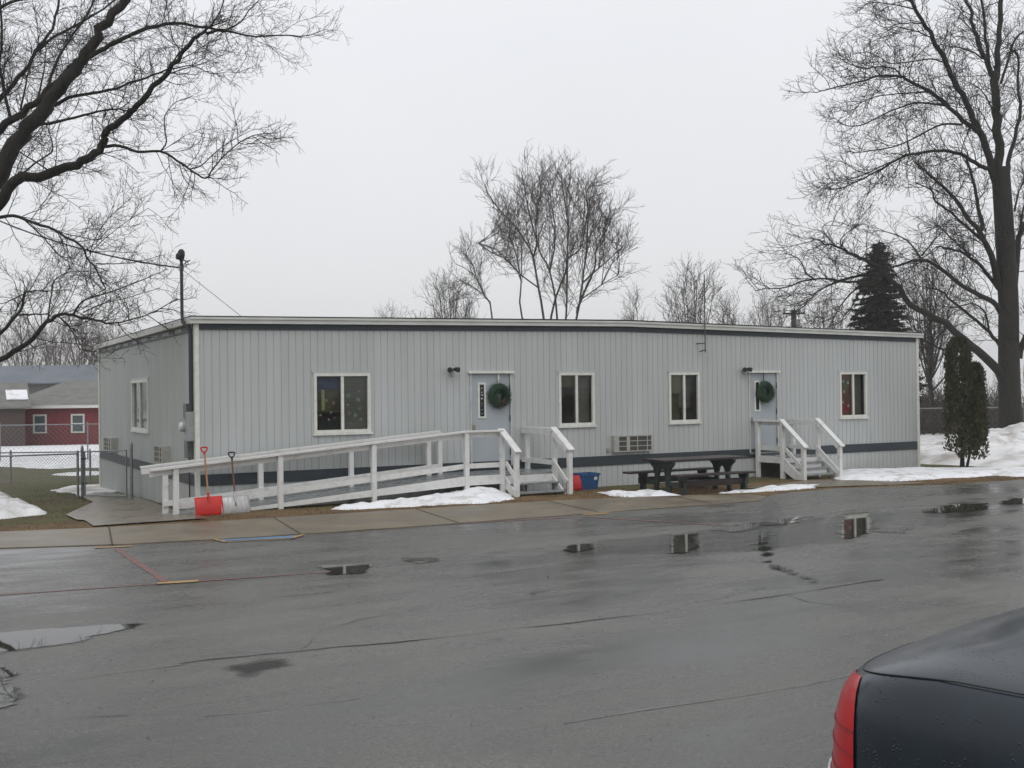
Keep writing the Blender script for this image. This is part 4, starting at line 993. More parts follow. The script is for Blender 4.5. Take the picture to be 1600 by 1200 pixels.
# ------------------------------------------------------------------ trees
class Twigs:
    def __init__(s, seed): s.rnd = random.Random(seed); s.paths = {}; s.px = []
    def put(s, pts, r0, r1, k, pw=1.0):
        n = len(pts); s.paths.setdefault((n, k), []).append((pts, [r0+(r1-r0)*(i/(n-1))**pw for i in range(n)]))
    def build(s, name, m, parent):
        V = []; F = []; off = 0
        for (n, k), lst in s.paths.items():
            P = np.array([p for p, _ in lst], float); Rr = np.array([r for _, r in lst], float); B = len(lst)
            T = np.empty_like(P); T[:, 1:-1] = P[:, 2:]-P[:, :-2]; T[:, 0] = P[:, 1]-P[:, 0]; T[:, -1] = P[:, -1]-P[:, -2]
            T /= np.linalg.norm(T, axis=2, keepdims=True)+1e-9
            gd_ = P[:, -1]-P[:, 0]; gd_ /= np.linalg.norm(gd_, axis=1, keepdims=True)+1e-9
            ref = np.where(np.abs(gd_[:, 2:3]) > .75, np.array([[1., .13, 0]]), np.array([[.1, 0, 1.]]))
            U_ = np.cross(T, ref[:, None, :]); U_ /= np.linalg.norm(U_, axis=2, keepdims=True)+1e-9; Wv = np.cross(T, U_)
            a = np.arange(k)*2*np.pi/k
            ring = P[:, :, None, :]+Rr[:, :, None, None]*(U_[:, :, None, :]*np.cos(a)[None, None, :, None]+Wv[:, :, None, :]*np.sin(a)[None, None, :, None])
            V.append(ring.reshape(-1, 3)); idx = np.arange(B*n*k).reshape(B, n, k)+off
            A = idx[:, :-1, :]; Bq = np.roll(A, -1, axis=2); Cq = np.roll(idx[:, 1:, :], -1, axis=2); Dq = idx[:, 1:, :]
            F.append(np.stack([A, Bq, Cq, Dq], -1).reshape(-1, 4)); off += B*n*k
        V = np.concatenate(V); F = np.concatenate(F); me = bpy.data.meshes.new(name)
        me.vertices.add(len(V)); me.vertices.foreach_set("co", V.ravel()); me.loops.add(F.size); me.loops.foreach_set("vertex_index", F.ravel().astype(np.int32))
        me.polygons.add(len(F)); me.polygons.foreach_set("loop_start", np.arange(0, F.size, 4, dtype=np.int32)); me.polygons.foreach_set("loop_total", np.full(len(F), 4, np.int32))
        me.polygons.foreach_set("use_smooth", np.ones(len(F), bool)); me.update(calc_edges=True); me.materials.append(m)
        o = bpy.data.objects.new(name, me); col.objects.link(o); o.parent = parent; o.matrix_parent_inverse = parent_world(parent).inverted(); return o
    def grow(s, p, d, L, r, lev, cfg):
        rnd = s.rnd; c = cfg[lev]; n = c['n']; pts = [tuple(p)]; dd = Vector(d).normalized(); q = Vector(p); dirs = []
        for i in range(n):
            dd = (dd+Vector((rnd.gauss(0, c['w']), rnd.gauss(0, c['w']), rnd.gauss(0, c['w'])+c['g']))).normalized(); q = q+dd*(L/n); pts.append(tuple(q)); dirs.append(dd.copy())
        s.put(pts, r, r*c.get('tip', .45), c['k'])
        if lev+1 < len(cfg): s.kids(pts, L, r, lev+1, cfg)
    def kids(s, pts, L, r, lev, cfg, t0=None):
        rnd = s.rnd; c = cfg[lev]; N = max(1, int(L/c['sp']*rnd.uniform(.8, 1.2))); n = len(pts)-1; t0 = c.get('t0', .2) if t0 is None else t0
        for k in range(N):
            t = t0+(1-t0)*(k+rnd.random())/N; f = min(t*n, n-1e-4); i = int(f); a, b_ = Vector(pts[i]), Vector(pts[i+1]); p = a.lerp(b_, f-i); tg = (b_-a).normalized()
            ang = rad(rnd.uniform(*c['ang'])); az = rnd.uniform(0, 6.283); o = tg.orthogonal().normalized(); o2 = tg.cross(o); d = tg*math.cos(ang)+(o*math.cos(az)+o2*math.sin(az))*math.sin(ang)
            Ln = rnd.uniform(*c['len'])*(1.15-.55*t); s.grow(p, d, Ln, max(c['rmin'], min(r*.6, c['r'])), lev, cfg)
def smooth_path(P, sub=3):
    out = []
    for i in range(len(P)-1):
        p0, p1, p2, p3 = P[max(i-1, 0)], P[i], P[i+1], P[min(i+2, len(P)-1)]
        for k in range(sub):
            t = k/sub; out.append(.5*((2*p1)+(-p0+p2)*t+(2*p0-5*p1+4*p2-p3)*t*t+(-p0+3*p1-3*p2+p3)*t*t*t))
    out.append(P[-1]); return out
class LimbTree:
    """Main limbs drawn as 3-D polylines at their own depth; twigs grown from them."""
    def __init__(s, Z, seed): s.Z = Z; s.main = Twigs(seed); s.tw = Twigs(seed+1); s.pts = []; s.rnd = random.Random(seed+2)
    def limb(s, px, w0, w1, cfg, slope=None, t0=.12, root=False, k=7, jit=0):
        if root or not s.pts: z0 = s.Z
        else:
            z0 = min(s.pts, key=lambda q: (q[0]-px[0][0])**2+(q[1]-px[0][1])**2)[2]
        sl = s.rnd.uniform(-.55, .55) if slope is None else slope; P = []; acc = 0; prev = px[0]
        for i, q in enumerate(px):
            acc += math.hypot(q[0]-prev[0], q[1]-prev[1]); prev = q; Z = z0+sl*acc*s.Z/FPX; P.append(at(q[0], q[1], Z)); s.pts.append((q[0], q[1], Z))
        for i in range(len(px)-1):
            for f in (.33, .66):
                A, B_ = s.pts[-len(px)+i], s.pts[-len(px)+i+1]
        sp_ = smooth_path(P); sp_ = [p+Vector((s.rnd.gauss(0, 1), s.rnd.gauss(0, 1), s.rnd.gauss(0, 1)))*(w0+w1)*.06*s.Z/FPX if 0 < i < len(sp_)-1 else p for i, p in enumerate(sp_)]
        q = s.Z/FPX/2*.90; s.main.put([tuple(p) for p in sp_], w0*q, w1*q, k, .8)
        L = sum((a-b_).length for a, b_ in zip(sp_, sp_[1:])); s.tw.kids([tuple(p) for p in sp_], L, w0*q*.4, 0, cfg, t0)

# --- left tree
tl = LimbTree(22.5, 11)
cA = [dict(sp=.145, len=(.35, 1.30), ang=(25, 70), n=6, w=.16, g=.05, k=4, r=.0095, rmin=.005, tip=.5, t0=.12),
      dict(sp=.10, len=(.18, .65), ang=(25, 65), n=4, w=.18, g=.03, k=3, r=.0048, rmin=.0040, tip=.6, t0=.15),
      dict(sp=.10, len=(.08, .30), ang=(25, 60), n=3, w=.2, g=.02, k=3, r=.0036, rmin=.0032, tip=.7, t0=.2)]
base = at(-92, 640, 22.5); base.z = g(base.x, base.y)
T_ = empty("bare_tree", base, "large bare tree at the left edge with branches reaching over the building's end", "tree")
tl.main.put([tuple(base-Vector((0, 0, .2))), tuple(base+Vector((0, 0, .3))), tuple(at(-88, 560, 22.5)), tuple(at(-75, 460, 22.5)), tuple(at(-45, 370, 22.5)), tuple(at(-20, 325, 22.5))], .62, .26, 14, .6)
tl.pts += [(-88, 560, 22.5), (-75, 460, 22.5), (-45, 370, 22.5), (-20, 325, 22.5)]
Lm = tl.limb
Lm([(-30, 345), (0, 270), (25, 225), (55, 182), (90, 140), (115, 108), (135, 85), (152, 55), (175, 25), (200, -10)], 34, 14, cA, .1)
Lm([(-60, 260), (-40, 235), (0, 203), (30, 178), (65, 150), (100, 118), (125, 92)], 18, 9, cA, .2)
Lm([(-30, 350), (0, 318), (15, 292), (28, 280), (60, 275), (95, 265), (130, 250), (155, 234), (164, 216), (172, 204), (200, 182), (215, 165), (240, 135), (265, 110), (282, 85), (300, 65), (312, 53), (325, 50), (352, 47)], 22, 4, cA, -.25)
Lm([(352, 47), (375, 53), (400, 57), (450, 55), (475, 57), (502, 48)], 4, 1.2, cA, -.1, 0)
Lm([(352, 47), (375, 35), (390, 15), (405, 0)], 3, 1.5, cA, .3, 0)
Lm([(163, 229), (187, 228), (215, 237), (250, 236), (275, 250), (300, 267), (322, 278), (335, 260), (365, 230), (395, 212), (428, 208)], 6, 1.2, cA, -.2, .2)
Lm([(252, 235), (260, 222), (257, 200), (258, 180), (275, 160), (300, 150)], 3, 1, cA, .3, .1)
Lm([(298, 264), (315, 258), (340, 235), (365, 218), (390, 205)], 2.4, 1, cA, .2, .1)
Lm([(138, 90), (165, 75), (190, 60), (230, 45), (260, 38), (290, 38), (330, 45), (355, 49)], 9, 4, cA, .2)
Lm([(330, 40), (345, 15), (352, -10)], 3, 1.5, cA, .2)
Lm([(85, 165), (110, 152), (150, 145), (180, 138), (215, 125), (250, 113), (272, 102)], 7, 2.5, cA, -.4)
Lm([(60, 195), (90, 190), (130, 180), (165, 172), (185, 170), (205, 175)], 6, 2, cA, -.5)
Lm([(-45, 215), (0, 155), (15, 140), (35, 115), (50, 95), (55, 80), (75, 55), (87, 25), (92, -5)], 10, 4, cA, .5)
Lm([(57, 80), (85, 58), (115, 42), (150, 22), (182, -2)], 6, 3, cA, .3)
Lm([(72, 142), (85, 105), (100, 75), (120, 45), (140, 15), (150, -8)], 6, 3, cA, .6)
Lm([(60, 150), (67, 120), (71, 90), (72, 65)], 4, 1.5, cA, .5)
Lm([(32, 172), (38, 145), (45, 110), (52, 95)], 4, 2, cA, .6)
Lm([(18, 190), (6, 140), (0, 100), (3, 60), (0, 0)], 6, 4, cA, .4)
Lm([(-20, 35), (5, 8), (40, -4)], 9, 4, cA, .3)
Lm([(262, 108), (280, 80), (270, 60), (262, 20), (258, -5)], 3, 1.2, cA, .4)
Lm([(28, 278), (55, 255), (80, 238), (82, 225), (75, 200)], 3.5, 1.5, cA, -.5)
Lm([(78, 268), (40, 243), (25, 235)], 3, 2, cA, .4)
Lm([(270, 108), (300, 102), (330, 115), (355, 112)], 2.4, .9, cA, -.3, .05)
Lm([(265, 115), (295, 105), (320, 98), (350, 85)], 2.2, .9, cA, .3, .05)
Lm([(-30, 345), (0, 340), (20, 337), (50, 347), (85, 360), (110, 375), (130, 387), (137, 405), (150, 420), (160, 440), (165, 452)], 7, 2, cA, -.3)
Lm([(150, 412), (185, 412), (220, 408), (255, 398)], 2.2, .8, cA, .2, .05)
Lm([(40, 345), (65, 368), (80, 385), (100, 405), (130, 417)], 3, 1, cA, .2)
Lm([(140, 395), (155, 360), (175, 335), (205, 310)], 1.6, .8, cA, .3, .1); Lm([(142, 395), (165, 372), (200, 345), (232, 325)], 1.6, .8, cA, -.2, .1)
Lm([(-70, 615), (-40, 580), (0, 562), (30, 545), (60, 520), (75, 502), (95, 492), (115, 493), (150, 500), (175, 505), (225, 495), (278, 466)], 13, 1.2, cA, -.2, .2)
Lm([(115, 490), (130, 470), (160, 460), (190, 450), (240, 430), (262, 420)], 3.5, 1, cA, .3, .1); Lm([(130, 488), (160, 475), (200, 465), (250, 450)], 2.5, .9, cA, .0, .1)
Lm([(95, 497), (115, 520), (125, 545), (150, 549)], 3, 1, cA, .1, .1)
Lm([(75, 500), (80, 460), (85, 438), (110, 425), (150, 425)], 3, 1, cA, .4)
Lm([(-60, 560), (0, 520), (20, 500), (35, 480), (38, 460), (45, 455), (75, 456)], 8, 2, cA, .2); Lm([(30, 493), (55, 491), (78, 490)], 4, 2, cA, .3); Lm([(40, 458), (15, 470), (0, 475), (-30, 480)], 2.5, 1, cA, .3)
Lm([(-75, 460), (-120, 380), (-190, 290), (-280, 200), (-360, 90)], 24, 3, cA, .4); Lm([(-45, 370), (-70, 280), (-110, 180), (-140, 60), (-150, -60)], 24, 5, cA, .1); Lm([(-20, 325), (-15, 200), (-30, 90), (-25, -40), (10, -150)], 22, 4, cA, .3); Lm([(200, -10), (240, -80), (260, -160)], 12, 3, cA, .2); Lm([(-110, 180), (-200, 90), (-260, -20)], 10, 2, cA, -.4); Lm([(-88, 560), (-150, 500), (-240, 470), (-340, 480)], 14, 2, cA, -.3)
tl.main.build("trunk", bark_m, T_); tl.tw.build("crown", bark_m, T_)

# --- right tree
tr = LimbTree(42, 23)
cB = [dict(sp=.24, len=(.7, 2.4), ang=(25, 70), n=6, w=.17, g=.05, k=4, r=.017, rmin=.010, tip=.5, t0=.12),
      dict(sp=.19, len=(.35, 1.2), ang=(25, 65), n=4, w=.18, g=.03, k=3, r=.0092, rmin=.008, tip=.6, t0=.15),
      dict(sp=.18, len=(.18, .55), ang=(25, 60), n=3, w=.2, g=.02, k=3, r=.0070, rmin=.0062, tip=.7, t0=.2)]
base = at(1578, 690, 42); base.z = g(base.x, base.y)
T_ = empty("bare_tree", base, "huge bare tree with a thick dark trunk at the right edge behind the snow bank", "tree")
q = 42/FPX/2
tr.main.put([tuple(base-Vector((0, 0, .3)))]+[tuple(at(px, py, 42)) for px, py in ((1578, 665), (1578, 640), (1577, 590), (1576, 540), (1576, 480), (1572, 400), (1567, 320), (1563, 262))], 25*q*1.8, 27*q, 16, .35)
tr.pts += [(px, py, 42) for px, py in ((1577, 590), (1576, 540), (1576, 480), (1572, 400), (1567, 320), (1563, 262))]
Lm = tr.limb
Lm([(1563, 275), (1560, 240), (1558, 200), (1557, 165), (1555, 130), (1552, 115)], 17, 13, cB, 0)
Lm([(1552, 120), (1543, 98), (1533, 79), (1526, 58), (1521, 42), (1515, 12), (1502, -12)], 10, 5, cB, .3); Lm([(1548, 110), (1542, 73), (1538, 31), (1531, -8)], 7, 4, cB, -.3); Lm([(1556, 125), (1559, 90), (1562, 50), (1565, -8)], 11, 8, cB, .1)
Lm([(1574, 270), (1577, 246), (1585, 215), (1594, 173), (1590, 135), (1592, 90), (1581, 81)], 9, 3, cB, .2); Lm([(1564, 130), (1575, 95), (1581, 75), (1587, 60), (1605, 45)], 5, 3, cB, .3)
Lm([(1556, 285), (1545, 246), (1529, 204), (1521, 187), (1504, 150), (1485, 115), (1473, 87), (1458, 60), (1442, 31), (1423, 4), (1412, -15)], 14, 5, cB, -.2)
Lm([(1527, 206), (1504, 187), (1483, 167), (1454, 144), (1417, 125), (1408, 120), (1377, 118), (1350, 125), (1310, 136), (1280, 142)], 9, 1.6, cB, -.4)
Lm([(1485, 166), (1454, 162), (1429, 161), (1392, 173), (1350, 194), (1325, 197), (1308, 190)], 4, 1.4, cB, .2); Lm([(1454, 143), (1430, 144), (1398, 147), (1371, 150), (1350, 158), (1330, 166)], 3, 1.2, cB, .3)
Lm([(1408, 120), (1398, 108), (1371, 104), (1350, 107), (1328, 100), (1310, 90)], 3, 1.2, cB, -.3); Lm([(1473, 97), (1454, 92), (1423, 96), (1392, 99), (1375, 90), (1352, 80)], 3, 1.2, cB, .5)
Lm([(1445, 37), (1423, 36), (1400, 38), (1383, 44), (1358, 30)], 2.6, 1, cB, -.3); Lm([(1458, 60), (1440, 52), (1427, 48), (1400, 42), (1385, 50)], 2.6, 1, cB, .3); Lm([(1432, 15), (1402, 8), (1380, 5), (1355, 2)], 2.6, 1, cB, .1)
Lm([(1535, 92), (1522, 82), (1500, 75), (1480, 72), (1468, 68)], 3.5, 1.2, cB, .4); Lm([(1540, 118), (1520, 119), (1495, 120)], 2, 1, cB, -.5); Lm([(1550, 170), (1540, 150), (1530, 138), (1515, 128)], 3, 1, cB, .6); Lm([(1553, 210), (1543, 195), (1533, 175), (1518, 165)], 3, 1, cB, .5)
Lm([(1556, 280), (1544, 265), (1531, 259), (1510, 246), (1485, 237), (1458, 236), (1421, 242), (1408, 246), (1380, 262), (1350, 278), (1320, 292), (1295, 297)], 9, 1.6, cB, -.35); Lm([(1421, 242), (1385, 256), (1350, 273), (1312, 282), (1290, 278)], 3, 1, cB, -.1); Lm([(1421, 242), (1418, 220), (1415, 200), (1405, 185)], 3, 1, cB, .2)
Lm([(1504, 195), (1485, 194), (1465, 197), (1423, 219), (1392, 231), (1350, 237), (1330, 240)], 4.5, 1.4, cB, .25)
Lm([(1562, 450), (1556, 428), (1544, 388), (1533, 367), (1508, 334), (1485, 301), (1454, 275), (1430, 252)], 14, 3, cB, -.3); Lm([(1533, 360), (1531, 334), (1525, 303), (1517, 272), (1510, 249)], 8, 4, cB, .1); Lm([(1533, 374), (1508, 353), (1487, 332), (1462, 315), (1454, 297), (1430, 285)], 6, 2, cB, .4)
Lm([(1562, 455), (1555, 445), (1533, 417), (1517, 403), (1500, 392), (1475, 387), (1462, 386)], 8, 3, cB, .3); Lm([(1517, 400), (1492, 378), (1471, 357), (1460, 348)], 4, 1.6, cB, .1)
Lm([(1566, 490), (1558, 478), (1533, 463), (1504, 445), (1475, 424), (1454, 409), (1437, 407), (1402, 415), (1385, 425)], 11, 3, cB, -.4); Lm([(1440, 408), (1430, 390), (1415, 375), (1395, 365), (1370, 360)], 4, 1.3, cB, .2); Lm([(1440, 400), (1460, 375), (1475, 360)], 3, 1.2, cB, -.2)
Lm([(1570, 592), (1558, 580), (1528, 549), (1497, 522), (1467, 499), (1424, 476), (1405, 449), (1375, 419), (1352, 407), (1331, 399), (1317, 389), (1289, 380), (1268, 372)], 18, 1.6, cB, -.25, .3)
Lm([(1405, 449), (1380, 432), (1354, 429), (1330, 434), (1310, 438), (1292, 435), (1254, 439), (1228, 450), (1196, 451), (1180, 455)], 6, 1.4, cB, .1, .2); Lm([(1390, 440), (1345, 441), (1320, 440), (1306, 441), (1278, 455), (1257, 477), (1240, 490)], 5, 1.4, cB, -.3, .3)
Lm([(1390, 444), (1345, 448), (1320, 469), (1310, 484), (1296, 511)], 4, 1.4, cB, .2, .3); Lm([(1345, 452), (1330, 480), (1318, 495), (1312, 510)], 3, 1.3, cB, -.4); Lm([(1275, 438), (1258, 425), (1253, 410), (1240, 400), (1225, 395)], 3, 1.2, cB, .4); Lm([(1316, 389), (1314, 375), (1325, 362), (1342, 350)], 2.5, 1, cB, .3); Lm([(1310, 388), (1295, 372), (1285, 355), (1300, 345)], 2.2, 1, cB, .2)
Lm([(1566, 545), (1551, 526), (1528, 503), (1490, 472), (1470, 455), (1455, 450)], 8, 2.4, cB, .5); Lm([(1545, 520), (1540, 490), (1520, 475), (1490, 480), (1460, 476)], 4, 1.4, cB, .2); Lm([(1500, 525), (1482, 547), (1460, 540), (1444, 532), (1425, 520)], 5, 1.6, cB, .3); Lm([(1480, 512), (1462, 530), (1455, 545)], 3, 1.2, cB, .4)
Lm([(1586, 470), (1590, 384), (1600, 353), (1640, 290), (1700, 200)], 12, 6, cB, .1); Lm([(1588, 420), (1596, 345), (1600, 320), (1612, 280)], 5, 3, cB, .3); Lm([(1592, 560), (1605, 520), (1650, 470), (1720, 440)], 12, 6, cB, -.2); Lm([(1585, 330), (1592, 300), (1605, 270)], 4, 2, cB, .4)
Lm([(1565, -8), (1568, -90), (1560, -180)], 8, 2, cB, .2); Lm([(1502, -12), (1490, -80), (1470, -150)], 5, 1.6, cB, .2); Lm([(1531, -8), (1535, -90), (1525, -170)], 4, 1.6, cB, -.3); Lm([(1412, -15), (1395, -60), (1390, -110)], 5, 1.5, cB, .1)
tr.main.build("trunk", bark_m, T_); tr.tw.build("crown", bark_m, T_)

# --- tree clump behind the roof
tc_ = LimbTree(60, 31)
cC = [dict(sp=.42, len=(.8, 2.4), ang=(20, 52), n=6, w=.11, g=.10, k=3, r=.018, rmin=.012, tip=.5, t0=.15),
      dict(sp=.27, len=(.5, 1.4), ang=(20, 50), n=4, w=.13, g=.07, k=3, r=.0105, rmin=.0095, tip=.6, t0=.15),
      dict(sp=.24, len=(.25, .7), ang=(20, 50), n=3, w=.15, g=.05, k=3, r=.0085, rmin=.0080, tip=.7, t0=.2)]
base = at(868, 690, 60); base.z = g(base.x, base.y)
T_ = empty("bare_tree", base, "tall many stemmed bare tree rising behind the middle of the roof", "tree")
tc_.main.put([tuple(base-Vector((0, 0, .2))), tuple(base+Vector((0, 0, .5))), tuple(at(867, 640, 60)), tuple(at(867, 600, 60))], .75, .6, 12)
tc_.pts += [(867, 640, 60), (867, 600, 60)]
Lm = tc_.limb
Lm([(862, 610), (849, 495), (839, 435), (833, 401), (824, 382), (801, 349), (779, 326), (762, 300), (756, 285)], 5, 1.3, cC, .1, .18); Lm([(833, 401), (839, 379), (831, 349), (820, 296), (815, 268)], 4, 1.2, cC, -.3, .1)
Lm([(868, 610), (871, 495), (859, 424), (842, 390), (838, 350), (845, 300), (842, 275)], 4.6, 1.3, cC, .3, .18); Lm([(866, 605), (861, 495), (884, 424), (886, 405), (906, 390), (915, 350), (922, 310)], 4.6, 1.3, cC, -.2, .18)
Lm([(871, 610), (884, 495), (886, 446), (887, 352), (880, 300), (876, 268)], 4.6, 1.3, cC, .1, .18); Lm([(874, 610), (902, 495), (910, 442), (917, 382), (919, 334), (917, 300), (925, 285)], 4.6, 1.3, cC, -.4, .18)
Lm([(902, 490), (906, 472), (929, 420), (932, 390), (951, 352), (962, 325)], 5, 1.2, cC, .3, .1); Lm([(862, 610), (816, 495), (814, 439), (805, 390), (795, 370)], 4, 1.2, cC, -.3, .5); Lm([(842, 450), (815, 430), (790, 405), (770, 395), (748, 380)], 3, 1.1, cC, .2, .1)
Lm([(910, 442), (935, 420), (958, 400), (972, 385)], 3, 1.1, cC, .2, .1); Lm([(859, 424), (868, 370), (862, 320), (855, 280)], 3.4, 1.1, cC, .3, .1); Lm([(905, 470), (940, 445), (965, 430)], 2.5, 1, cC, -.3, .1)
rc = random.Random(77); forks = [q_ for q_ in tc_.pts if 345 < q_[1] < 470]
for k in range(46):
    a = rad(-104+208*(k+rc.random())/46); R_ = rc.uniform(.72, 1.0); ex, ey = 866+math.sin(a)*106*R_, 398-math.cos(a)*130*R_
    f_ = min(forks, key=lambda q_: abs(math.atan2(q_[0]-866, 520-q_[1])-a*.6)+rc.uniform(0, .35))
    mx_, my_ = f_[0]+(ex-f_[0])*.55+rc.uniform(-6, 6), f_[1]+(ey-f_[1])*.5
    Lm([(f_[0], f_[1]), (mx_, my_), (ex, ey)], rc.uniform(1.2, 2.0), .7, cC, None, .2)
tc_.main.build("trunk", bark2, T_); tc_.tw.build("crown", bark2, T_)

def stem_tree(px0, pts, Z, w, cfg, label, seed, group=None, m=None, extra=()):
    t = LimbTree(Z, seed); base = at(px0, 690, Z); base.z = g(base.x, base.y); T_ = empty("bare_tree", base, label, "tree", group)
    hz = 600+FPX*.0085-(px0-800)*.0126*1.0
    pyb = hz+(CP.z-base.z)/Z*FPX
    t.limb([(px0, pyb+2)]+list(pts), w, 1.2, cfg, .05, .25, root=True)
    for e in extra: t.limb(list(e), w*.55, 1.1, cfg, None, .1)
    t.main.build("trunk", m or bark2, T_); t.tw.build("crown", m or bark2, T_); return T_
stem_tree(776, [(769, 495), (757, 462), (744, 432), (738, 412), (728, 398)], 58, 3.6, cC, "thin leaning bare tree left of the tall clump behind the roof", 41, extra=(((744, 432), (728, 420), (712, 412)), ((756, 460), (735, 446), (718, 438))))
def shrubby(px0, top, half, Z, label, seed, n=7, m=None, cfg=None, w=3.2, group=None):
    rnd = random.Random(seed); t = LimbTree(Z, seed); base = at(px0, 690, Z); base.z = g(base.x, base.y); T_ = empty("bare_tree", base, label, "tree", group)
    hz = 610-(px0-800)*.0126; pyb = hz+(CP.z-base.z)/Z*FPX
    t.main.put([tuple(base-Vector((0, 0, .2))), tuple(at(px0, pyb-6, Z)), tuple(at(px0+1, pyb-(pyb-top)*.25, Z))], w*1.3*Z/FPX/2, w*Z/FPX/2, 8); t.pts.append((px0, pyb-(pyb-top)*.25, Z)); y0 = pyb-(pyb-top)*.24
    for k in range(n):
        f = -1+2*(k+.5)/n+rnd.uniform(-.1, .1); tp = top+(1-math.sqrt(max(0, 1-f*f)))*(y0-top)*.55+rnd.uniform(0, 10)
        x1 = px0+f*half*.85; t.limb([(px0, y0), (px0+f*half*.35, y0+(tp-y0)*.35), (px0+f*half*.65+rnd.uniform(-3, 3), y0+(tp-y0)*.7), (x1, tp+8)], w*.8, 1, cfg or cC, None, .15)
    t.main.build("trunk", m or bark2, T_); t.tw.build("crown", m or bark2, T_); return T_
shrubby(700, 438, 48, 62, "bushy bare tree behind the roof left of the leaning one", 51, 9)
shrubby(608, 482, 12, 75, "tiny bare treetop peeping over the left half of the roof", 52, 4)
shrubby(1082, 424, 52, 62, "rounded bare tree behind the roof near the antenna rod", 53, 9)
shrubby(1140, 468, 26, 66, "low bare bushy tree just right of the antenna rod", 54, 6)
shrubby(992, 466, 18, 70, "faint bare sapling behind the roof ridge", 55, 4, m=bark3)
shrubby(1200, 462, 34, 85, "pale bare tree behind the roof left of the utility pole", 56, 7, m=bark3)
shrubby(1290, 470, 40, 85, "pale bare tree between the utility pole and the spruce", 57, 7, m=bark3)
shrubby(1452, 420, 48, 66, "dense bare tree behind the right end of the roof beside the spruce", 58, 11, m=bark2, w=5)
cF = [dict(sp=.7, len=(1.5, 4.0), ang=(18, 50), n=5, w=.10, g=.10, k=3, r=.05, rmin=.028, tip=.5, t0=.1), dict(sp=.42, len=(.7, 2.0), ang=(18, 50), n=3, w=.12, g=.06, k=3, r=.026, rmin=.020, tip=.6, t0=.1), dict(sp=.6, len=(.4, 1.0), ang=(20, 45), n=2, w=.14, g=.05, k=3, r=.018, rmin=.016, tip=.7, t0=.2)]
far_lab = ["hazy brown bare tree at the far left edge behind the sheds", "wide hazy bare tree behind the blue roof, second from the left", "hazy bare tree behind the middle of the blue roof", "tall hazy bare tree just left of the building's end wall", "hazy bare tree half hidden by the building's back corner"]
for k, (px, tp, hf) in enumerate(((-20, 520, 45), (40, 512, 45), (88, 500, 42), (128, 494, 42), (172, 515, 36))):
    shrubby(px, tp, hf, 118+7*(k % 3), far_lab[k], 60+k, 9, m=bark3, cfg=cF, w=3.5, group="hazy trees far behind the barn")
stem_tree(1459, [(1458, 640), (1455, 580), (1456, 530), (1452, 500), (1455, 470)], 54, 7, cC, "straight thin trunked tree beside the right end of the building", 71, m=bark_m, extra=(((1456, 590), (1470, 565), (1476, 545)), ((1457, 610), (1475, 590), (1483, 560))))

# thicket behind the right fence
tk = Twigs(81); rnd = tk.rnd
for _ in range(800):
    px = rnd.uniform(1400, 1660); Z = rnd.uniform(50, 60); p = at(px, 640, Z); p.z = g(p.x, p.y)
    tk.grow(p, Vector((rnd.gauss(0, .35), rnd.gauss(0, .35), 1)), rnd.uniform(1.1, 2.5) if px < 1560 else rnd.uniform(.8, 1.8), .022, 0, [dict(n=5, w=.16, g=.03, k=3, tip=.5), dict(sp=.22, len=(.3, .9), ang=(20, 60), n=3, w=.18, g=.02, k=3, r=.014, rmin=.012, tip=.6, t0=.1)])
th = empty("thicket", at(1500, 690, 55), "tangled dark brush behind the fence at the right", "brush"); th["kind"] = "stuff"
tk.build("brush_stems", bark2, th)

# far woods closing the horizon
fw_ = Twigs(91); rnd = fw_.rnd
cW = [dict(n=4, w=.08, g=.06, k=3, tip=.5), dict(sp=1.1, len=(1.2, 3.5), ang=(20, 55), n=3, w=.12, g=.08, k=3, r=.05, rmin=.05, tip=.6, t0=.2), dict(sp=1.0, len=(.6, 1.4), ang=(20, 50), n=2, w=.12, g=.05, k=3, r=.04, rmin=.04, tip=.6, t0=.2)]
for k in range(420):
    a = rnd.uniform(-.62, 1.25); R_ = rnd.uniform(230, 330); p = Vector((CP.x+math.sin(a)*R_, CP.y+math.cos(a)*R_, -.8))
    fw_.grow(p, Vector((rnd.gauss(0, .1), rnd.gauss(0, .1), 1)), rnd.uniform(4, 9), .16, 0, cW)
wd = empty("far_woods", (120, 230, -.5), "thin line of bare woods along the distant horizon", "woods"); wd["kind"] = "stuff"
fw_.build("wood_stems", bark3, wd)

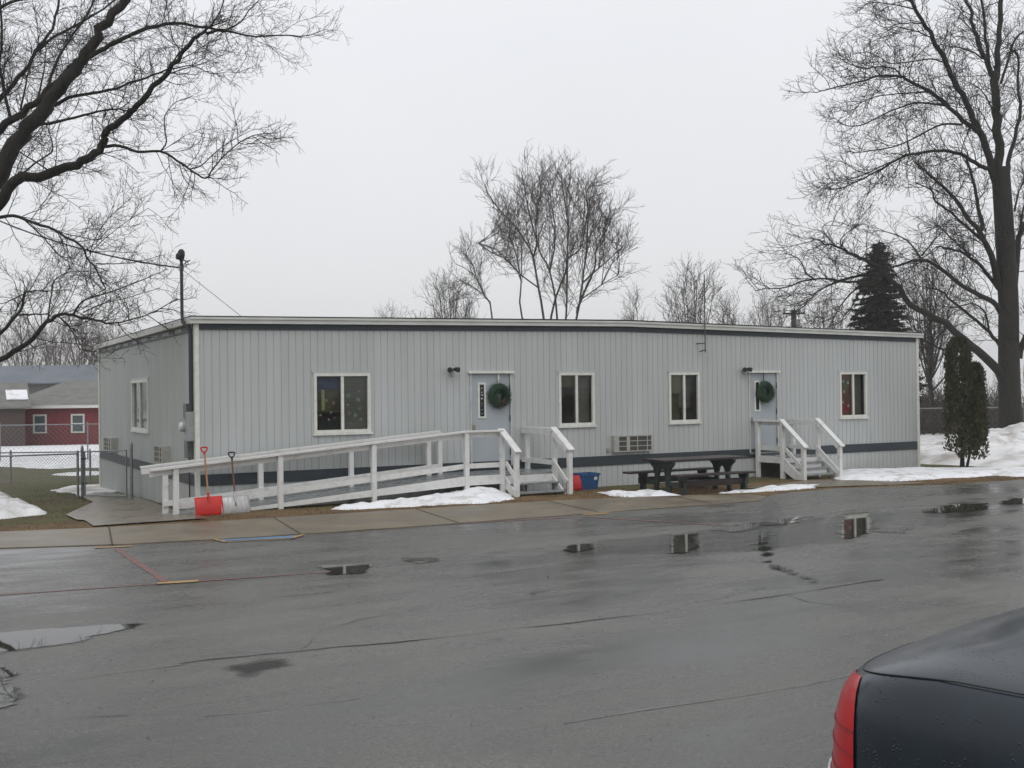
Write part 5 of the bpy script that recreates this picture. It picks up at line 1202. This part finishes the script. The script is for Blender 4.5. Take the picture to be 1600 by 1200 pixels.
# --- evergreens
def spruce(px, top, Z, half, label):
    p = at(px, 690, Z); p.z = g(p.x, p.y); ht = at(px, top, Z).z-p.z; T_ = empty("spruce_tree", p, label, "tree"); rnd = random.Random(5)
    MB().tube([p-Vector((0, 0, .2)), p+Vector((0, 0, ht*.5)), p+Vector((0, 0, ht))], [.20, .11, .015], 8).build("trunk", bark_m, T_)
    b = MB(); Rm = half*Z/FPX
    z = ht*.10
    while z < ht-.05:
        f = 1-z/ht; L0 = Rm*(f**.62)*1.35; nb = int(7+10*f)
        for k in range(nb):
            a = 6.283*k/nb+rnd.uniform(-.4, .4); L = L0*rnd.uniform(.65, 1.2)+.08; d = Vector((math.cos(a), math.sin(a), rnd.uniform(-.38, .10))); s = p+Vector((0, 0, z+rnd.uniform(-.1, .1)))
            for j in range(int(26+L*110)):
                t = rnd.uniform(.08, 1); q = s+d*L*t+Vector((0, 0, -.25*L*t*t*.5+.12*L*t**3)); dd = (d+Vector((rnd.gauss(0, .6), rnd.gauss(0, .6), rnd.gauss(-.15, .35)))).normalized(); ln = rnd.uniform(.18, .42)*(.6+.4*f); w = dd.cross(Vector((rnd.gauss(0, .4), rnd.gauss(0, .4), 1))).normalized()*rnd.uniform(.03, .06)
                n0 = len(b.v); b.v += [tuple(q-w), tuple(q+w), tuple(q+dd*ln+w*.2), tuple(q+dd*ln-w*.2)]; b.f.append((n0, n0+1, n0+2, n0+3))
        z += .15+.12*f
    b.build("crown", spruce_m, T_, fix=False)
spruce(1377, 378, 56, 52, "dark green spruce behind the right end of the roof")
def cedar():
    p = G(1504, 734); T_ = empty("cedar_shrub", p, "tall two headed dark cedar shrub standing in the snow right of the building", "shrub"); rnd = random.Random(9)
    s = 28.0/FPX; Z0 = (p-CP).dot(FW); q = Z0/FPX
    R2 = Vector((RT.x, RT.y, 0)).normalized(); H = 205*q
    b = MB()
    heads = [(-4, 0, H, 22), (26, .1, H*.80, 17), (12, -.15, H*.62, 20)]
    for k in range(9):
        o = rnd.uniform(-9, 14)*q; hx = heads[k % 3][0]*q+rnd.uniform(-6, 6)*q; zt = heads[k % 3][2]*.75
        b.tube([p+R2*o*.5-Vector((0, 0, .1)), p+R2*(o+(hx-o)*.3)+Vector((0, 0, zt*.25)), p+R2*hx+Vector((0, rnd.uniform(-.1, .1), zt*.6)), p+R2*(hx)+Vector((0, 0, zt))], [.030, .024, .016, .006], 6)
    b.build("stem", bark_m, T_)
    b = MB()
    def prof(t):   # radius along the height
        return (.35+.9*t/.18 if t < .18 else (1.25-.25*(t-.18)/.3 if t < .48 else 1.0-.12*(t-.48)/.35 if t < .83 else .88*max(0, 1-((t-.83)/.17)**2)**.5+.03))
    for hx, hy, h, wr in heads:
        N = int(6200*h/H)
        for _ in range(N):
            t = rnd.uniform(.11, 1)**.95
            if t < .34 and rnd.random() > .2+1.9*max(0, t-.08): continue
            a = rnd.uniform(0, 6.283); lump = 1+.28*noise.noise((math.cos(a)*1.4+hx, math.sin(a)*1.4, t*9)); rr = wr*q*.92*prof(t)*lump*rnd.uniform(.35, 1.05)**.5
            c = p+R2*(hx*q*(.35+.65*min(1, t*1.6)))+Vector((0, hy, t*h))+Vector((math.cos(a)*rr, math.sin(a)*rr, 0))
            d = Vector((math.cos(a)*.5, math.sin(a)*.5, 1.1)).normalized()+Vector((rnd.gauss(0, .35), rnd.gauss(0, .35), rnd.gauss(0, .3))); d.normalize()
            if noise.noise((c.x*5, c.y*5, c.z*5)) > .28 and t < .5: continue
            L = rnd.uniform(.06, .15); w = d.orthogonal(); w.rotate(Matrix.Rotation(rnd.uniform(0, 6.28), 3, d)); w *= rnd.uniform(.012, .026)
            n0 = len(b.v); b.v += [tuple(c), tuple(c+d*L*.5+w), tuple(c+d*L), tuple(c+d*L*.5-w)]; b.f.append((n0, n0+1, n0+2, n0+3))
    b.build("crown", cedar_m, T_, fix=False)
cedar()
# utility pole far behind
p = at(1243, 690, 74); p.z = g(p.x, p.y); up_ = empty("utility_pole", p, "dark wooden utility pole with crossarm behind the roof", "utility pole")
ht = at(1243, 484, 74).z-p.z
MB().tube([p-Vector((0, 0, .2)), p+Vector((0, 0, ht))], [.24, .17], 8).build("pole", pole_wood, up_)
Rv = Vector((RT.x, RT.y, 0)).normalized(); c = p+Vector((0, 0, ht-.25))
MB().bar(c-Rv*.75, c+Rv*.75, .12, .12).build("crossarm", pole_wood, up_)
for s in (-.65, 0.4, .65): MB().tube([c+Rv*s+Vector((0, 0, .06)), c+Rv*s+Vector((0, 0, .28))], [.07, .05], 6).build("insulator", grey_box, up_)
MB().tube([c+Rv*.25-Vector((0, 0, .4)), c+Rv*.25-Vector((0, 0, 1.1))], .2, 8).build("transformer", grey_box, up_)

# ------------------------------------------------------------------ the parked car
P0 = onz(1343, 1049, 1.10); hd = .2236
CL, CW, HW = 5.0, 1.84, .92
# rear left top corner of the trunk is about .10 in from the rear and .15 in from the side
org = Vector((-1.7356, -18.7551, LOT))
car = empty("parked_car", org, "dark wet sedan parked at the lower right with a red tail lamp", "car", rz=hd)
def plan(inset, n=64):     # rounded rectangle, bowed rear and front; returns points ccw and their tag
    out = []; hw = HW-inset; L0 = inset; L1 = CL-inset; ex = 3.6
    for k in range(n):
        t = 2*math.pi*(k+.5)/n; c, s = math.cos(t), math.sin(t)
        x = (L0+L1)/2+(L1-L0)/2*math.copysign(abs(c)**(2/5.5), c); y = hw*math.copysign(abs(s)**(2/5.0), s)
        # taper towards the ends in plan
        xr = (x-CL/2)/(CL/2); y *= 1-.10*abs(xr)**4
        if x < CL/2: pass
        else: x -= .22*(y/hw)**2*max(0, 1-(CL-x)/1.0)
        out.append((x, y))
    return out
prof_ = [(.20, .07), (.26, .02), (.40, .0), (.60, -.005), (.78, .0), (.88, .008), (.95, .02), (1.00, .036), (1.035, .058), (1.058, .086), (1.072, .12)]
def zed(x, y, z):  # the hood is lower than the boot
    if z <= .5: return z
    k = sm(2.6, 4.6, x); z = z-.103*max(0, (z-.5)/.57)+.12*(1-min(1, (y/.8)**2))*max(0, (z-.8)/.27); return z-(z-.55)*.30*k
b = MB(); n = 64
for z, ins in prof_:
    for (x, y) in plan(ins, n): b.v.append((x, y, zed(x, y, z)))
for j in range(len(prof_)-1):
    for i in range(n): b.f.append((j*n+i, j*n+(i+1) % n, (j+1)*n+(i+1) % n, (j+1)*n+i))
# crowned deck
top = [b.v[(len(prof_)-1)*n+i] for i in range(n)]; last = len(prof_)-1
for q, s in enumerate((.86, .7, .5, .3, .12)):
    for i in range(n):
        x, y, z = top[i]; cx2 = min(max(x, .7), CL-.9); x2 = cx2+(x-cx2)*s; y2 = y*s; b.v.append((x2, y2, zed(x2, y2, 1.072+.055*(1-s*s))))
    for i in range(n): b.f.append(((last+q)*n+i, (last+q)*n+(i+1) % n, (last+q+1)*n+(i+1) % n, (last+q+1)*n+i))
b.f.append(tuple((last+5)*n+i for i in range(n))); b.f.append(tuple(reversed(range(n))))
def cpart(b, name, m, par=car, smooth=False):
    o = b.build(name, m, None, smooth); o.parent = par; return o
body = cpart(b, "body", car_m, car, True)
# boot lid gap: thin dark line along the rear edge and down the sides of the lid
def ring_at(z, ins, off=.0): return [(x, y, zed(x, y, z)) for x, y in plan(ins-off, 1600)]
rg = [p for p in ring_at(1.066, .105, .004) if p[0] < 1.3 and abs(p[1]) < .80]; rg.sort(key=lambda p: math.atan2(p[1], -(p[0]-1.3)))
b = MB(); b.tube([(p[0], p[1], p[2]+.001) for p in rg[::9]], .0035, 5); cpart(b, "lid_gap", black_pl)
# tail lamps follow the body's corner
for sgn in (1, -1):
    P = []; zs_ = [.62, .70, .78, .86, .92, .97, 1.01, 1.04, 1.055]
    def inset(z):
        for (a0, i0), (a1, i1) in zip(prof_[:-1], prof_[1:]):
            if a0 <= z <= a1: return i0+(i1-i0)*(z-a0)/(a1-a0)
        return .1
    b = MB(); m_ = 0
    for z in zs_:
        row = [p for p in ring_at(z, inset(z), .006) if p[0] < .42 and p[1]*sgn > .525+.5*inset(z)]
        row.sort(key=lambda p: -math.atan2(abs(p[1])-.4, p[0]-.6)); row = [row[int(i*(len(row)-1)/11)] for i in range(12)]; b.v += row
    for j in range(len(zs_)-1):
        for i in range(11): b.f.append((j*12+i, j*12+i+1, (j+1)*12+i+1, (j+1)*12+i))
    o = cpart(b, "tail_lamp", tail_m, car, True)
    for z in (.70, .80, .88):
        row = [p for p in ring_at(z, inset(z), .0075) if p[0] < .42 and p[1]*sgn > .525+.5*inset(z)]; row.sort(key=lambda p: -math.atan2(abs(p[1])-.4, p[0]-.6)); bb = MB().tube(row[::max(1, len(row)//14)], .0035, 5); cpart(bb, "lamp_rib", mat("lamp_rib_red", (.2, .004, .008), .5), o)
    row = [p for p in ring_at(.635, inset(.635), .016) if p[0] < .62 and p[1]*sgn > .70]; row.sort(key=lambda p: -math.atan2(abs(p[1])-.4, p[0]-.6)); cpart(MB().tube(row[::max(1, len(row)//14)], .010, 6), "trim_strip", chrome_m)
# rear bumper, plate, handle
b = MB(); rows = []
for z, e_ in ((.32, .0), (.34, .03), (.46, .04), (.53, .03), (.55, .0)):
    r0_ = [p for p in ring_at(z, 0, e_) if p[0] < .9]; r0_.sort(key=lambda p: math.atan2(p[1], -(p[0]-.9))); r0_ = [r0_[int(i*(len(r0_)-1)/31)] for i in range(32)]; b.v += r0_
for j in range(4):
    for i in range(31): b.f.append((j*32+i, j*32+i+1, (j+1)*32+i+1, (j+1)*32+i))
cpart(b, "bumper", car_m, car, True)
cpart(MB().box(-.075, -.045, -.16, .16, .40, .54, .003), "licence_plate", plate_m)
# greenhouse
cab = [(.92, 2.28, 4.05, .80), (1.16, 2.42, 3.80, .755), (1.30, 2.62, 3.5, .68), (1.42, 2.80, 3.3, .60), (1.45, 2.9, 3.2, .50)]
def cabring(x0, x1, w, z, n=48):
    R_ = []
    for k in range(n):
        t = 2*math.pi*(k+.5)/n; c, s = math.cos(t), math.sin(t); R_.append(((x0+x1)/2+(x1-x0)/2*math.copysign(abs(c)**.42, c), w*math.copysign(abs(s)**.42, s), z))
    return R_
b = MB()
for z, x0, x1, w in cab: b.v += cabring(x0, x1, w, z)
for j in range(3):
    for i in range(48): b.f.append((j*48+i, j*48+(i+1) % 48, (j+1)*48+(i+1) % 48, (j+1)*48+i))
cpart(b, "side_glass", carglass, car, True)
b = MB(); b.v += cabring(2.79, 3.31, .605, 1.418)+cabring(2.86, 3.24, .53, 1.445)+cabring(2.95, 3.15, .3, 1.46)
for j in range(2):
    for i in range(48): b.f.append((j*48+i, j*48+(i+1) % 48, (j+1)*48+(i+1) % 48, (j+1)*48+i))
b.f.append(tuple(96+i for i in range(48))); cpart(b, "roof_panel", car_m, car, True)
for sg in (1, -1):
    for (xa, xb) in ((2.40, 2.86), (3.15, 3.05), (3.85, 3.24)): cpart(MB().bar((xa, sg*.775, 1.09), (xb, sg*.60, 1.425), .05, .07, (1, 0, 0)), "pillar", car_m)
for wx_, wy in ((.98, .83), (.98, -.83), (3.95, .83), (3.95, -.83)):
    b = MB(); prf = [(.19, -.11), (.30, -.11), (.335, -.08), (.335, .08), (.30, .11), (.19, .11)]; nn = 28
    for k in range(nn):
        a = 6.283*k/nn
        for r0, y0 in prf: b.v.append((wx_+r0*math.cos(a), wy+y0, .335+r0*math.sin(a)))
    for k in range(nn):
        for j in range(6): b.f.append((k*6+j, ((k+1) % nn)*6+j, ((k+1) % nn)*6+(j+1) % 6, k*6+(j+1) % 6))
    wheel = cpart(b, "wheel", tyre_m, car, True)
    s = 1 if wy > 0 else -1; b = MB().tube([(wx_, wy+s*.05, .335), (wx_, wy+s*.10, .335)], .19, 20)
    for k in range(5):
        a = 6.283*k/5; b.bar((wx_+.04*math.cos(a), wy+s*.105, .335+.04*math.sin(a)), (wx_+.18*math.cos(a), wy+s*.105, .335+.18*math.sin(a)), .05, .02, (0, 1, 0))
    cpart(b, "rim", chrome_m, wheel)
for sg in (1, -1): cpart(MB().box(4.72, 4.90, sg*.62-.16, sg*.62+.16, .58, .70, .02), "headlight", mat("headlight_glass", (.5, .5, .52), .1), car)

# ------------------------------------------------------------------ damp air
hm = bpy.data.materials.new("damp_air"); hm.use_nodes = True; nt = hm.node_tree; nt.nodes.remove(nt.nodes["Principled BSDF"]); pv = nd(nt, "ShaderNodeVolumePrincipled")
pv.inputs["Color"].default_value = (.985, .99, 1.0, 1); pv.inputs["Density"].default_value = HAZE; pv.inputs["Anisotropy"].default_value = .2; nt.links.new(pv.outputs[0], nt.nodes["Material Output"].inputs["Volume"])
HB = max(max(abs(xs[0]), abs(xs[-1])), max(abs(ys[0]), abs(ys[-1])))+20
hz_ = MB().box(-HB, HB, -HB, HB, -2.2, 34).build("haze", hm); tag(hz_, None, None, None, "stuff")
# ------------------------------------------------------------------ light
w = bpy.data.worlds.new("World"); sc.world = w; w.use_nodes = True; nt = w.node_tree; L = nt.links; bg = nt.nodes["Background"]
SE, SR = rad(52), rad(215)
sky = nd(nt, "ShaderNodeTexSky", sky_type='NISHITA'); sky.sun_disc = False; sky.sun_elevation = SE; sky.sun_rotation = SR
geo = nd(nt, "ShaderNodeTexCoord"); sp2 = nd(nt, "ShaderNodeSeparateXYZ"); L.new(geo.outputs["Generated"], sp2.inputs[0])
cr = nd(nt, "ShaderNodeValToRGB"); e = cr.color_ramp.elements; L.new(sp2.outputs["Z"], cr.inputs["Fac"])
e[0].position = 0; e[0].color = (.80, .80, .805, 1); e[1].position = 1; e[1].color = (1.0, 1.01, 1.03, 1); q_ = e.new(.3); q_.color = (.82, .832, .86, 1)
nzs = nd(nt, "ShaderNodeTexNoise"); nzs.inputs["Scale"].default_value = 1.6; nzs.inputs["Detail"].default_value = 4; L.new(geo.outputs["Generated"], nzs.inputs["Vector"])
mrs = nd(nt, "ShaderNodeMapRange"); mrs.inputs[1].default_value = .3; mrs.inputs[2].default_value = .7; mrs.inputs[3].default_value = 9.6; mrs.inputs[4].default_value = 10.4; L.new(nzs.outputs["Fac"], mrs.inputs[0])
vs_ = nd(nt, "ShaderNodeVectorMath", operation="SCALE"); L.new(cr.outputs["Color"], vs_.inputs[0]); L.new(mrs.outputs[0], vs_.inputs["Scale"])
mxs = nd(nt, "ShaderNodeMix", data_type="RGBA"); mxs.inputs[0].default_value = .95; L.new(sky.outputs[0], mxs.inputs[6]); L.new(vs_.outputs[0], mxs.inputs[7])
L.new(mxs.outputs[2], bg.inputs["Color"]); bg.inputs["Strength"].default_value = .1
sl = bpy.data.lights.new("sun", 'SUN'); sl.energy = .6; sl.angle = rad(35); sl.color = (1, .97, .93); so = bpy.data.objects.new("sun", sl); col.objects.link(so)
az = rad(205); dv = Vector((math.sin(az)*math.cos(SE), math.cos(az)*math.cos(SE), math.sin(SE)))   # from behind the camera
so.rotation_euler = dv.to_track_quat('Z', 'Y').to_euler()
sky.sun_rotation = az
sc.view_settings.view_transform = 'Standard'; sc.view_settings.look = 'None'; sc.view_settings.gamma = 1; sc.view_settings.exposure = .12
sc.cycles.max_bounces = 8; sc.cycles.transparent_max_bounces = 16
